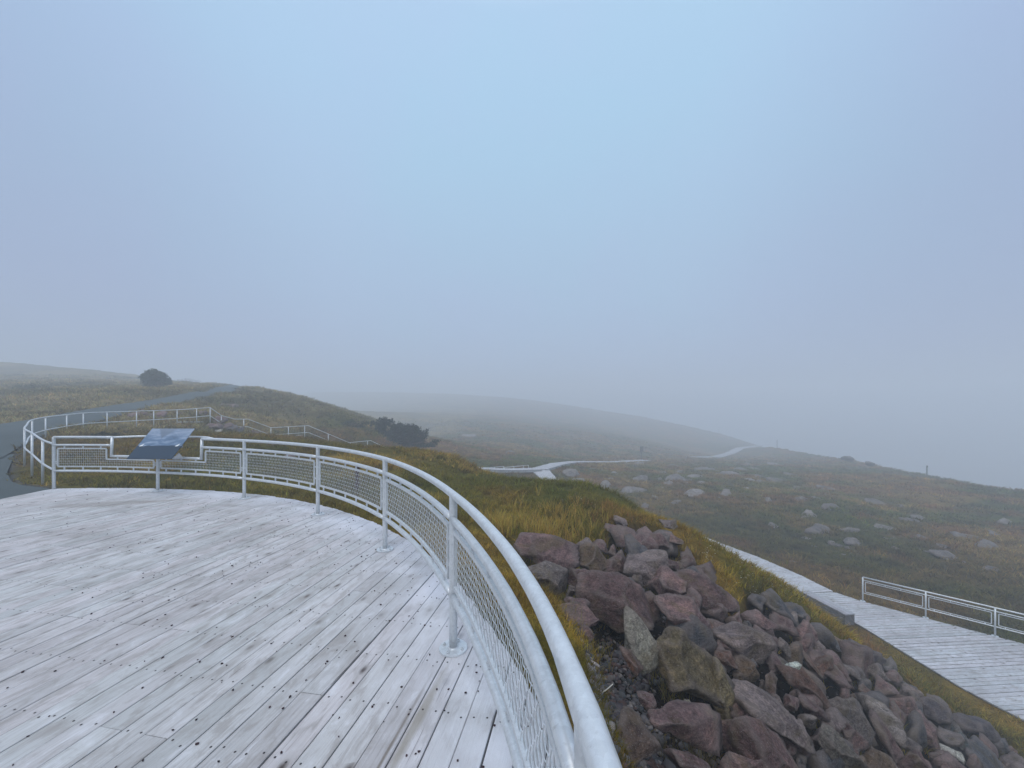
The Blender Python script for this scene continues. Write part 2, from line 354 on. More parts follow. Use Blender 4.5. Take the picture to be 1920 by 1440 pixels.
def mat_rock():
    m = NT('weathered_rock', .9, 0, .25); g = m.n('ShaderNodeObjectInfo'); o = m.coord()
    rv = m.n('ShaderNodeVectorMath'); rv.operation = 'ADD'; cmb = m.n('ShaderNodeCombineXYZ')
    rr = m.math('MULTIPLY', g.outputs['Random'], 60); m.l(rr, cmb.inputs[0]); m.l(rr, cmb.inputs[1]); m.l(o, rv.inputs[0]); m.l(cmb.outputs[0], rv.inputs[1])
    v = rv.outputs[0]
    n1 = m.noise(v, 2.6, 7, .72, .8); n2 = m.noise(v, 38, 5, .8); n3 = m.noise(v, 1.7, 6, .7, 1.2); n4 = m.noise(v, 120, 2, .6); n5 = m.noise(v, 9, 6, .78, .5)
    st = m.noise(m.mapping(v, (3, 3, 16), (.5, .35, 0)), 1.4, 5, .7, .4)
    c = m.mix(1., g.outputs['Color'], m.ramp(n1, [(.30, (.50, .46, .48)), (.5, (1, 1, 1)), (.70, (1.75, 1.65, 1.5))]), 'MULTIPLY')
    c = m.mix(1., c, m.ramp(n2, [(.33, .50), (.5, 1.0), (.68, 1.7)]), 'MULTIPLY')
    c = m.mix(1., c, m.ramp(st, [(.35, .70), (.6, 1.2)]), 'MULTIPLY')
    c = m.mix(m.ramp(n3, [(.50, 0.), (.62, .6)]), c, (.130, .100, .048))
    c = m.mix(m.ramp(n5, [(.55, 0.), (.66, .7)]), c, (.040, .024, .028))
    c = m.mix(m.ramp(n4, [(.64, 0.), (.71, .85)]), c, (.42, .39, .36))
    geo = m.n('ShaderNodeNewGeometry'); c = m.mix(m.ramp(geo.outputs['Pointiness'], [(.505, 0.), (.56, .45)]), c, (.27, .225, .205))
    m.color(c); h = m.math('ADD', m.math('ADD', m.math('MULTIPLY', n5, 1.6), n1), m.math('ADD', m.math('MULTIPLY', n2, .5), m.math('MULTIPLY', st, .6)))
    m.bump(h, .05, 1.0); return m.m
def mat_metal():
    m = NT('galvanised_steel', .38, .35, .5); o = m.coord()
    vo = m.n('ShaderNodeTexVoronoi'); vo.inputs['Scale'].default_value = 70; m.l(o, vo.inputs['Vector'])
    sp = m.n('ShaderNodeSeparateColor'); m.l(vo.outputs['Color'], sp.inputs[0])
    n = m.noise(o, 14, 6, .75); n2 = m.noise(m.mapping(o, (1, 1, .5)), 60, 4, .65); n3 = m.noise(o, 2.2, 3, .6)
    c = m.mix(1., m.ramp(n, [(.3, (.58, .61, .63)), (.5, (.66, .69, .71)), (.72, (.74, .77, .79))]), m.ramp(sp.outputs[0], [(0, .93), (1, 1.05)]), 'MULTIPLY')
    c = m.mix(m.ramp(n2, [(.60, 0.), (.70, .45)]), c, (.42, .44, .44))
    c = m.mix(m.ramp(n3, [(.55, 0.), (.7, .25)]), c, (.80, .82, .84))
    m.color(c); m.l(m.ramp(n, [(.3, .44), (.7, .30)]), m.b.inputs['Roughness']); m.bump(n2, .0006, .5); return m.m
def mat_wood(name, base=(.52, .518, .518), deck=False, dark=1.0):
    m = NT(name, .8, 0, .25)
    uv = m.n('ShaderNodeUVMap').outputs[0]; rnd = m.attr('Col')         # uv = metres along / across the board, Col = per-board random
    sr = m.n('ShaderNodeSeparateColor'); m.l(rnd, sr.inputs[0]); r1, r2, r3 = sr.outputs
    cb = m.n('ShaderNodeCombineXYZ'); m.l(m.math('MULTIPLY', r1, 40), cb.inputs[0]); m.l(m.math('MULTIPLY', r2, 40), cb.inputs[2])
    ad = m.n('ShaderNodeVectorMath'); ad.operation = 'ADD'; m.l(uv, ad.inputs[0]); m.l(cb.outputs[0], ad.inputs[1]); v = ad.outputs[0]
    grain = m.noise(m.mapping(v, (3.0, 90, 1)), 1, 5, .65, .3); fine = m.noise(m.mapping(v, (9, 300, 1)), 1, 3, .6)
    blot = m.noise(m.mapping(v, (5, 12, 1)), 1, 5, .65, .5); big = m.noise(m.mapping(m.coord(), (1, 1, 1)), 1.1, 5, .6, .4)
    b = tuple(q*dark for q in base)
    c = m.mix(r3, tuple(q*.90 for q in b), tuple(min(1, q*1.10) for q in b))
    c = m.mix(1., c, m.mix(r1, (1.015, .985, .995), (.975, 1.005, 1.0)), 'MULTIPLY')
    c = m.mix(1., c, m.ramp(grain, [(.25, (.62, .58, .57)), (.42, (.93, .92, .92)), (.6, (1.03, 1.03, 1.03)), (.78, (1.14, 1.14, 1.14))]), 'MULTIPLY')
    c = m.mix(m.ramp(blot, [(.49, 0.), (.62, .62)]), c, (.33*dark, .31*dark, .295*dark))
    c = m.mix(m.ramp(blot, [(.30, .55), (.42, 0.)]), c, (.68*dark, .69*dark, .72*dark))
    c = m.mix(1., c, m.ramp(big, [(.3, (.80, .79, .78)), (.5, (.98, .98, .98)), (.7, (1.08, 1.08, 1.09))]), 'MULTIPLY')
    c = m.mix(m.ramp(fine, [(.66, 0.), (.78, .4)]), c, (.17, .14, .13))
    # knots
    vo = m.n('ShaderNodeTexVoronoi'); vo.inputs['Scale'].default_value = 1; m.l(m.mapping(v, (4.2, 8.0, 1)), vo.inputs['Vector'])
    dn = m.math('ADD', vo.outputs['Distance'], m.math('MULTIPLY', m.math('SUBTRACT', blot, .5), .35))
    sc = m.n('ShaderNodeSeparateColor'); m.l(vo.outputs['Color'], sc.inputs[0])
    kn = m.math('MULTIPLY', m.ramp(dn, [(.04, .95), (.10, .55), (.22, 0.)]), m.math('GREATER_THAN', sc.outputs[0], .66))
    halo = m.math('MULTIPLY', m.ramp(dn, [(.10, .5), (.42, 0.)]), m.math('GREATER_THAN', sc.outputs[0], .66))
    c = m.mix(halo, c, (.27*dark, .25*dark, .23*dark)); c = m.mix(kn, c, (.075, .058, .052))
    # dark cracks that follow the board
    cr_ = m.noise(m.mapping(v, (1.6, 46, 1)), 1, 2, .5, 1.0)
    c = m.mix(m.math('MULTIPLY', m.ramp(cr_, [(.735, 0.), (.76, .85)]), 1.), c, (.07, .05, .05))
    if deck:
        o = m.coord(); wv = m.noise(o, 2.2, 5, .7)
        def blob(cx, cy, rot, sx, sy, lo, hi, colr, k, wob=.9):
            nonlocal c
            q = m.n('ShaderNodeMapping'); q.vector_type = 'TEXTURE'; q.inputs['Location'].default_value = (cx, cy, 0); q.inputs['Rotation'].default_value = (0, 0, rot); q.inputs['Scale'].default_value = (sx, sy, 1e3)
            m.l(o, q.inputs['Vector']); ln = m.n('ShaderNodeVectorMath'); ln.operation = 'LENGTH'; m.l(q.outputs[0], ln.inputs[0])
            d = m.math('ADD', ln.outputs['Value'], m.math('MULTIPLY', m.math('SUBTRACT', wv, .5), wob))
            f = m.ramp(d, [(lo, k), (hi, 0.)]); c = m.mix(f, c, colr)
        blob(-7.15, 6.75, .22, .95, .22, .75, .95, (.30, .275, .255), .6)             # dried puddle of silt
        blob(-6.0, 7.1, .3, .8, .08, .6, 1., (.33, .29, .26), .5)
        blob(-.50, 2.12, R(-11), .035, .50, .4, 1., (.22, .185, .12), .75, .45)         # rust and algae run-off below the post
        blob(-.60, 1.95, R(-10.5), .012, .62, .3, 1., (.13, .10, .065), .8, .25)
        blob(-4.35, 2.62, R(-62), .06, .3, .4, 1., (.14, .13, .11), .8, .8)
        # pale silt gathered towards the railing
        q = m.n('ShaderNodeVectorMath'); q.operation = 'DISTANCE'; m.l(o, q.inputs[0]); q.inputs[1].default_value = (CC[0], CC[1], 0)
        f = m.math('MULTIPLY', m.ramp(m.math('DIVIDE', q.outputs['Value'], 10.), [(.80, 0.), (.875, .75)]), m.ramp(big, [(.35, .2), (.6, 1.)]))
        c = m.mix(f, c, (.72, .73, .78))
    m.color(c); m.bump(m.math('SUBTRACT', m.math('ADD', grain, m.math('MULTIPLY', fine, .5)), m.math('MULTIPLY', kn, .5)), .003, .8)
    return m.m
def mat_asphalt():
    m = NT('asphalt', .82, 0, .3); o = m.coord(); n = m.noise(o, 90, 3, .7); n2 = m.noise(o, .5, 4, .6)
    c = m.mix(1., m.ramp(n, [(.3, (.036, .050, .052)), (.5, (.060, .080, .082)), (.72, (.105, .125, .126))]), m.ramp(n2, [(.3, .85), (.7, 1.12)]), 'MULTIPLY')
    m.color(c); m.bump(n, .01, .6); return m.m
def mat_plain(name, c, rough=.7, metal=0, nz_=.15, scale=20):
    m = NT(name, rough, metal, .4); n = m.noise(m.coord(), scale, 4, .6)
    m.color(m.mix(1., c, m.ramp(n, [(.3, 1-nz_), (.7, 1+nz_)]), 'MULTIPLY')); return m.m
M = dict(ground=mat_ground(), grass=mat_attr('grass_blades', .8, .05, True), leaf=mat_attr('leaves', .7, .2, True), rock=mat_rock(), metal=mat_metal(),
         deck=mat_wood('deck_boards', deck=True), board=mat_wood('boardwalk_boards', (.50, .515, .54)), bench=mat_wood('bench_boards', (.36, .37, .40)),
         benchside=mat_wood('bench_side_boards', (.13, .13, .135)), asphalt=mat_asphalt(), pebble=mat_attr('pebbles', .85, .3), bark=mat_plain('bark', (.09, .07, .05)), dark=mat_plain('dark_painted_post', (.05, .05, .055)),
         under=mat_plain('shade_darkened_timber', (.045, .028, .025)), fascia=mat_plain('grey_timber', (.22, .22, .22)), screw=mat_plain('rusty_screws', (.03, .025, .025), .6), back=mat_plain('panel_bracket_steel', (.22, .24, .26), .5, .4))  # under: joist timber darkened so the gaps between deck boards look shaded

#@@TERRAIN
# ------------------------------------------------------------------ ground sheet (polar grid, finer near the camera)
GREENS = dict(olive=(.170, .145, .018), straw=(.37, .265, .045), brown=(.24, .145, .030), green=(.085, .105, .016), heath=(.23, .12, .045), dark=(.06, .05, .014), moor=(.27, .200, .055), mgreen=(.105, .140, .028))
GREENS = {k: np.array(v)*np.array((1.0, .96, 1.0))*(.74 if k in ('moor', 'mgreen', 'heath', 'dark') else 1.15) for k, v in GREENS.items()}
def veg_color(x, y):
    """colour the vegetation itself has at a spot: patches of olive, straw, brown and green"""
    x = np.asarray(x, float); y = np.asarray(y, float); r = np.hypot(x, y)[:, None]
    a = fbm(x, y, 3.5, 4, 41)[:, None]; b = fbm(x, y, 1.3, 4, 51)[:, None]; c = fbm(x, y, 9, 4, 61)[:, None]; d = fbm(x, y, 5, 3, 71)[:, None]
    G = GREENS
    near = G['olive']*(1-sstep(.42, .60, a))+G['straw']*sstep(.42, .60, a)
    near = near*(1-sstep(.50, .66, b)*.6)+G['brown']*sstep(.50, .66, b)*.6
    near = near*(1-sstep(.53, .66, c)*.7)+G['green']*sstep(.53, .66, c)*.7
    far = G['moor']*(1-sstep(.45, .62, c))+G['mgreen']*sstep(.45, .62, c)
    far = far*(1-sstep(.50, .66, a)*.7)+G['heath']*sstep(.50, .66, a)*.7
    far = far*(1-sstep(.55, .68, d)*.7)+G['mgreen']*sstep(.55, .68, d)*.7
    far = far*(1-sstep(.54, .66, b)*.5)+G['dark']*sstep(.54, .66, b)*.5
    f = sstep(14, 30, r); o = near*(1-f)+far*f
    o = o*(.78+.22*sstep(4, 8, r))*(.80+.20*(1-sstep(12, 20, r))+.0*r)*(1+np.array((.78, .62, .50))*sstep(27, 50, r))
    g = (sstep(-14, -24, x)*sstep(12, 22, y))[:, None]             # dry pale grass covers the hillside on the road side
    pale = np.array((.36, .285, .125))*(1-sstep(.48, .64, a)*.55)+np.array((.12, .14, .045))*sstep(.48, .64, a)*.55
    return o*(1-g*.8)+pale*g*.8*(1-sstep(.52, .66, c)*.45)
def rock_mask(x, y):
    d = poly_dist(x, y, ROCKP); return 1-sstep(0, .35, d)
az = np.concatenate([np.linspace(-64, 64, 641), np.linspace(64, 296, 117)[1:-1]])
rad = np.concatenate([.4*(9/.4)**np.linspace(0, 1, 90), 9*(28/9)**np.linspace(0, 1, 120)[1:], 28*(470/28)**np.linspace(0, 1, 140)[1:]])
A_, Rr = np.meshgrid(np.radians(az), rad, indexing='ij')
X = Rr*np.sin(A_); Y = Rr*np.cos(A_)
Z, dR, dB, dL = terr(X.ravel(), Y.ravel())
Xf, Yf, Rf = X.ravel(), Y.ravel(), Rr.ravel()
def line_z(line, zs, x, y):
    best = np.full(np.shape(x), 1e9); z = np.zeros(np.shape(x))
    for i, ((ax, ay), (bx, by)) in enumerate(zip(line[:-1], line[1:])):
        dx, dy = bx-ax, by-ay; t = np.clip(((x-ax)*dx+(y-ay)*dy)/(dx*dx+dy*dy), 0, 1); d = np.hypot(x-ax-t*dx, y-ay-t*dy)
        k = d < best; best = np.where(k, d, best); z = np.where(k, zs[i]*(1-t)+zs[i+1]*t, z)
    return best, z
def bz(line): return [float(base_h(x, y)[0]) for x, y in line]
BZ1 = [LOWZ]*3+[LOWZ-.02, LOWZ]+[q+.18 for q in bz(BW1)[5:]]
BZ2 = [BZ1[-1]]+[q+.2 for q in bz(BW2)[1:]]; BZ3 = [q+.25 for q in bz(BW3)]; BZ4 = [BZ1[-1]]+[q+.2 for q in bz(BW4)[1:]]
Z = np.where(in_deck(Xf, Yf, -.05), np.minimum(Z, -.32), Z)
Z = np.where(in_deck(Xf, Yf, .25), np.minimum(Z, -.1), Z)
for ln, zs, wd in ((BW1, BZ1, 1.3), (BW2, BZ2, 1.2), (BW3, BZ3, 1.2), (BW4, BZ4, 1.1)):
    d, z = line_z(ln, zs, Xf, Yf); k = sstep(wd, wd+1.4, d); Z = np.minimum(Z, (z-.14)*(1-k)+Z*k)
kL = sstep(.05, .9, dL); Z = (LOWZ-.065)*(1-kL)+Z*kL
Z = Z-.34*(1-sstep(.12, 1.1, seg_dist(Xf, Yf, [(12.72, 14.9), (12.42, 17.0)])))
Z = Z-.42*rock_mask(Xf, Yf)
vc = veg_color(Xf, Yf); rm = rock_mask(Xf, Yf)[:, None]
shaded_soil = np.array((.020, .016, .014)); vc = vc*.55*(1-rm)+shaded_soil*rm  # ground colour blackened to read as shadow in the gaps between rocks
gm = (1-sstep(0, .25, np.minimum(poly_dist(Xf, Yf, PADP), poly_dist(Xf, Yf, ROADP))))[:, None]
vc = vc*(1-gm)+np.array((.07, .07, .065))*gm
na, nr_ = X.shape; idx = np.arange(na*nr_).reshape(na, nr_)
i2 = np.roll(idx, -1, axis=0)
q = np.stack([idx[:, :-1], idx[:, 1:], i2[:, 1:], i2[:, :-1]], -1).reshape(-1, 4)
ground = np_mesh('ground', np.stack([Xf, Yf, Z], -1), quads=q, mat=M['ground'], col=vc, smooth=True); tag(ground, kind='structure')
def drape(name, poly, off, mat, step=.5, bounds=None):
    xs = [p[0] for p in poly]; ys = [p[1] for p in poly]
    gx = np.arange(min(xs), max(xs)+step, step); gy = np.arange(min(ys), max(ys)+step, step)
    GX, GY = np.meshgrid(gx, gy, indexing='ij'); ins = in_poly(GX+step/2, GY+step/2, poly)
    # snap grid vertices near the outline onto it for a clean edge
    V = np.stack([GX.ravel(), GY.ravel()], -1); n_, m_ = GX.shape; I = np.arange(n_*m_).reshape(n_, m_)
    ii, jj = np.where(ins[:-1, :-1]); Q = np.stack([I[ii, jj], I[ii+1, jj], I[ii+1, jj+1], I[ii, jj+1]], -1)
    used, inv = np.unique(Q, return_inverse=True); V = V[used]; Q = inv.reshape(-1, 4)
    cnt = np.bincount(Q.ravel(), minlength=len(V)); edge = np.where(cnt < 4)[0]; P = np.array(poly); P2 = np.roll(P, -1, 0)
    for e in edge:
        d = P2-P; t = np.clip(((V[e]-P)*d).sum(1)/np.maximum((d*d).sum(1), 1e-9), 0, 1); c = P+d*t[:, None]
        k = np.argmin(np.hypot(*(c-V[e]).T)); V[e] = c[k]
    z = base_h(V[:, 0], V[:, 1])+off
    return np_mesh(name, np.c_[V, z], quads=Q, mat=mat, smooth=True)
tag(drape('road', ROADP, .035, M['asphalt'], .45), kind='structure')
tag(drape('path', PADP, .0, M['asphalt'], .35), kind='structure')
# ------------------------------------------------------------------ board decks
def boards(name, inside, ang, z, vr, ur, mat, width=.14, gap=.006, thick=.038, joint=(3.0, 4.9), screws=True, curved=None, rs=3, du=1):
    """boards run along (sin ang, cos ang); inside(x, y) gives the outline"""
    rng = np.random.default_rng(rs)
    dv = np.array((math.sin(ang), math.cos(ang))); dU = np.array((math.cos(ang), -math.sin(ang)))
    V = []; UV = []; C = []; Fq = []; SV = []; SF = []
    step = .02
    vs = np.arange(vr[0], vr[1], step)
    u = ur[0]
    while u < ur[1]:
        wd = width; us = [0, 0, .004, wd*.35, wd*.65, wd-.004, wd, wd]; zs = [-thick, -.003, 0, 0, 0, 0, -.003, -thick]
        lo = []; hi = []
        for q in us:
            P = (u+q)*dU[None, :]+vs[:, None]*dv[None, :]
            k = np.where(inside(P[:, 0], P[:, 1]))[0]
            if len(k) == 0: lo.append(None); hi.append(None)
            else: lo.append(vs[k[0]]+rng.normal(0, .0)); hi.append(vs[k[-1]])
        if any(q is None for q in lo): u += wd+gap; continue
        l0 = max(lo); h0 = min(hi)
        if h0-l0 < .05: u += wd+gap; continue
        e = rng.normal(0, .006); hi = [q+e for q in hi]
        cuts = []; p = min(lo)+rng.uniform(.6, joint[1]); p = round(p/.405)*.405
        while p < h0-.5:
            if p > l0+.3: cuts.append(p)
            p += round(rng.uniform(*joint)/.405)*.405
        segs = []; a = lo
        for ct in cuts: segs.append((a, [ct-.002]*8)); a = [ct+.002]*8
        segs.append((a, hi))
        for a, b in segs:
            dz = rng.normal(0, .0011); ru = rng.random(3); n0 = len(V)
            for en in (a, b):
                for k in range(8):
                    P = (u+us[k])*dU+en[k]*dv; V.append((P[0], P[1], z+zs[k]+dz+(.0015*(ru[1]-.5) if k < 4 else 0))); UV.append((en[k], u+us[k])); C.append(ru)
            for k in range(7): Fq.append((n0+k, n0+k+1, n0+8+k+1, n0+8+k))
            Fq.append((n0+3, n0+2, n0+1, n0+0)); Fq.append((n0+5, n0+4, n0+3, n0+0)); Fq.append((n0+7, n0+6, n0+5, n0+0))
            Fq.append((n0+8, n0+9, n0+10, n0+11)); Fq.append((n0+8, n0+11, n0+12, n0+13)); Fq.append((n0+8, n0+13, n0+14, n0+15))
            if screws:
                js = np.arange(math.ceil((min(a)+.03)/.405), math.floor((max(b)-.03)/.405)+1)*.405
                for j in js:
                    for q in (.032, wd-.032):
                        P = (u+q+rng.normal(0, .003))*dU+(j+rng.normal(0, .008))*dv; k0 = len(SV); rr = .0062
                        for t in range(6): SV.append((P[0]+rr*math.cos(t*1.0472), P[1]+rr*math.sin(t*1.0472), z+dz+.0012))
                        SF.append(tuple(range(k0, k0+6)))
        u += wd+gap*rng.choice((.4, .7, 1.0, 1.3, 1.8))
    n0 = len(V); nq = len(Fq)
    me = bpy.data.meshes.new(name); me.from_pydata(V+SV, [], Fq+[tuple(i+n0 for i in f) for f in SF])
    me.materials.append(mat); me.materials.append(M['screw'])
    mi = np.zeros(len(me.polygons), np.int32); mi[nq:] = 1; me.polygons.foreach_set('material_index', mi)
    uvl = me.uv_layers.new(name='UVMap'); vi = np.empty(len(me.loops), np.int32); me.loops.foreach_get('vertex_index', vi)
    UVa = np.array(UV+[(0, 0)]*len(SV), np.float32); uvl.data.foreach_set('uv', UVa[vi].ravel())
    ca = me.color_attributes.new('Col', 'FLOAT_COLOR', 'POINT'); c = np.ones((len(me.vertices), 4), np.float32); c[:n0, :3] = np.array(C); ca.data.foreach_set('color', c.ravel())
    me.update(); o = bpy.data.objects.new(name, me); COL.objects.link(o); return o
deck = boards('viewing_deck', lambda x, y: in_deck(x, y), R(10.2), 0, (-7, 11), (-12, 4), M['deck'])
tag(deck, kind='structure')
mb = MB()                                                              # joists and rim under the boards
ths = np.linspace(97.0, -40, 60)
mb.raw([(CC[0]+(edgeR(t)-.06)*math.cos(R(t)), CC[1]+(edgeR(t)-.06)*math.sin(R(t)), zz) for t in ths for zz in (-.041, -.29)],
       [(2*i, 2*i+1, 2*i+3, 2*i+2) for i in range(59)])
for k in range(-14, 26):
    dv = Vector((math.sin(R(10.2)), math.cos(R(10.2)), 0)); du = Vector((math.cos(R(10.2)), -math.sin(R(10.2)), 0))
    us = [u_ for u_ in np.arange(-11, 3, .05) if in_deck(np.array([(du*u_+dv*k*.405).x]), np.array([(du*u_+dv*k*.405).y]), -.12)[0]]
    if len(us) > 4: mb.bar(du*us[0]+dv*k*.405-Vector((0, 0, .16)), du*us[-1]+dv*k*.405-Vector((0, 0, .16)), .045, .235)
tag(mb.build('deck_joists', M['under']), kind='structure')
lowd = boards('lower_deck', lambda x, y: in_poly(x, y, LOWPOLY), R(86), LOWZ, (10, 32), (-20, 2), M['board'], screws=False, joint=(2.4, 4.9), rs=5, gap=.018); tag(lowd, kind='structure')
mb = MB()
for (ax, ay), (bx, by) in zip(LOWPOLY, LOWPOLY[1:]+LOWPOLY[:1]):
    c_ = (19., 9.); s_ = .985
    a = (c_[0]+(ax-c_[0])*s_, c_[1]+(ay-c_[1])*s_); b = (c_[0]+(bx-c_[0])*s_, c_[1]+(by-c_[1])*s_)
    mb.bar((a[0], a[1], LOWZ-.16), (b[0], b[1], LOWZ-.16), .05, .24)
tag(mb.build('lower_deck_frame', M['fascia']), kind='structure')
def walkway(name, line, zs, widths, board=.14, gap=.009, seed=1):
    rng = np.random.default_rng(seed); V = []; UV = []; C = []; Fq = []
    P = np.array(line, float); d = np.r_[0, np.cumsum(np.hypot(*np.diff(P, axis=0).T))]; Ltot = d[-1]
    n = int(Ltot/(board+gap)); wd = widths if hasattr(widths, '__len__') else [widths]*len(line)
    def at(s):
        s = min(max(s, 0), Ltot); p = np.array([np.interp(s, d, P[:, 0]), np.interp(s, d, P[:, 1])]); e = .45
        t = np.array([np.interp(min(s+e, Ltot), d, P[:, i])-np.interp(max(s-e, 0), d, P[:, i]) for i in (0, 1)]); t /= np.hypot(*t)
        return p, t, np.interp(s, d, zs), np.interp(s, d, wd)
    for i in range(n):
        s0 = i*(board+gap); ru = rng.random(3); dz = rng.normal(0, .003); k0 = len(V); ex = rng.normal(0, .012)
        for s in (s0, s0+board):
            p, t, z, w_ = at(s); nrm = np.array((t[1], -t[0]))
            for sg in (-1, 1):
                q = p+nrm*sg*(w_/2+ex)
                for zz in (0, -.05): V.append((q[0], q[1], z+dz+zz)); UV.append((sg*w_/2, s+i*.3)); C.append(ru)
        for f in ((0, 2, 6, 4), (1, 5, 7, 3), (0, 1, 3, 2), (4, 6, 7, 5), (0, 4, 5, 1), (2, 3, 7, 6)): Fq.append(tuple(k0+j for j in f))
    nb = len(V)
    for sg in (-1, 1):                                             # edge beams
        for s in np.arange(0, Ltot-.3, .6):
            k0 = len(V)
            for ss in (s, min(s+.6, Ltot)):
                p, t, z, w_ = at(ss); nrm = np.array((t[1], -t[0])); q = p+nrm*sg*(w_/2-.08)
                for o_ in (-.04, .04):
                    for zz in (-.055, -.30): V.append((*(q+nrm*o_), z+zz)); UV.append((ss, 0)); C.append((.5, .5, 0))
            for f in ((0, 4, 5, 1), (2, 3, 7, 6), (0, 2, 6, 4), (1, 5, 7, 3)): Fq.append(tuple(k0+j for j in f))
    me = bpy.data.meshes.new(name); me.from_pydata(V, [], Fq); me.materials.append(M['board'])
    uvl = me.uv_layers.new(name='UVMap'); vi = np.empty(len(me.loops), np.int32); me.loops.foreach_get('vertex_index', vi)
    uvl.data.foreach_set('uv', np.array(UV, np.float32)[vi].ravel())
    ca = me.color_attributes.new('Col', 'FLOAT_COLOR', 'POINT'); c = np.ones((len(V), 4), np.float32); c[:, :3] = C; ca.data.foreach_set('color', c.ravel())
    o = bpy.data.objects.new(name, me); COL.objects.link(o); return tag(o, kind='structure')
walkway('boardwalk', BW1, BZ1, BW1W, seed=2)
walkway('boardwalk', BW2, BZ2, 2.0, seed=3)
walkway('boardwalk', BW3, BZ3, 3.0, seed=4)
walkway('boardwalk', BW4, BZ4, 1.4, seed=6)

# ------------------------------------------------------------------ guard rails
def sweep_rect(mb, path, w, h):
    P = [Vector(p) for p in path]; n = len(P); V = []
    for i in range(n):
        t = (P[min(i+1, n-1)]-P[max(i-1, 0)]).normalized(); c = t.cross(Vector((0, 0, 1))).normalized(); u = c.cross(t)
        for a, b in ((-1, -1), (1, -1), (1, 1), (-1, 1)): V.append(tuple(P[i]+c*a*w/2+u*b*h/2))
    Fc = [(i*4+k, i*4+(k+1) % 4, i*4+4+(k+1) % 4, i*4+4+k) for i in range(n-1) for k in range(4)]
    mb.raw(V, Fc+[(3, 2, 1, 0), ((n-1)*4, (n-1)*4+1, (n-1)*4+2, (n-1)*4+3)])
ZC = .050
def wire_mesh(pos, s0, s1, ztop, zbot, length, name, parent, cell=.040, rad=.0026, fine=3, ztopf=None):
    """crimped woven wire between s0 and s1; pos(s, z, dr) -> point"""
    V = []; Fq = []; sides = 4
    nx = max(2, round(length/cell)); nz = max(2, round((ztop-zbot)/ZC)); amp = .0032
    def wire(pts):
        P = np.array(pts); n = len(P); T = np.gradient(P, axis=0); T /= np.linalg.norm(T, axis=1)[:, None]
        a = np.cross(T, (0.31, .17, .93)); a /= np.linalg.norm(a, axis=1)[:, None]; b = np.cross(T, a); k0 = sum(len(q) for q in V)
        ring = np.stack([P+rad*(a*math.cos(t)+b*math.sin(t)) for t in (0, math.pi/2, math.pi, 1.5*math.pi)], 1).reshape(-1, 3); V.append(ring)
        i = np.arange(n-1)[:, None]*sides; k = np.arange(sides)[None, :]; l = (k+1) % sides
        Fq.append(np.stack([i+k, i+l, i+sides+l, i+sides+k], -1).reshape(-1, 4)+k0)
    zt_ = (lambda s: ztop) if ztopf is None else ztopf
    for i in range(1, nx):
        s = s0+(s1-s0)*i/nx; zt0 = zt_(s); m = max(4, int((zt0-zbot)/ZC*fine*1.4))
        wire([pos(s, zbot+(zt0-zbot)*j/m, amp*math.cos(math.pi*((zt0-zbot)*j/m/ZC))*(1 if i % 2 else -1)) for j in range(m+1)])
    zz = zbot+ZC
    j = 1
    while zz < ztop-.012:
        m = nx*fine; run = []
        for q in range(m+1):
            s = s0+(s1-s0)*q/m
            if zt_(s) > zz: run.append(pos(s, zz, -amp*math.cos(math.pi*q/fine)*(1 if j % 2 else -1)))
            elif len(run) > 3: wire(run); run = []
        if len(run) > 3: wire(run)
        zz += ZC; j += 1
    return np_mesh(name, np.concatenate(V), quads=np.concatenate(Fq), mat=M['metal'], smooth=True)
def reparent(o, p):
    q = p; off = Vector((0, 0, 0))
    while q is not None: off += q.location; q = q.parent
    o.parent = p
    if off.length: o.data.transform(Matrix.Translation(-off))
    return o
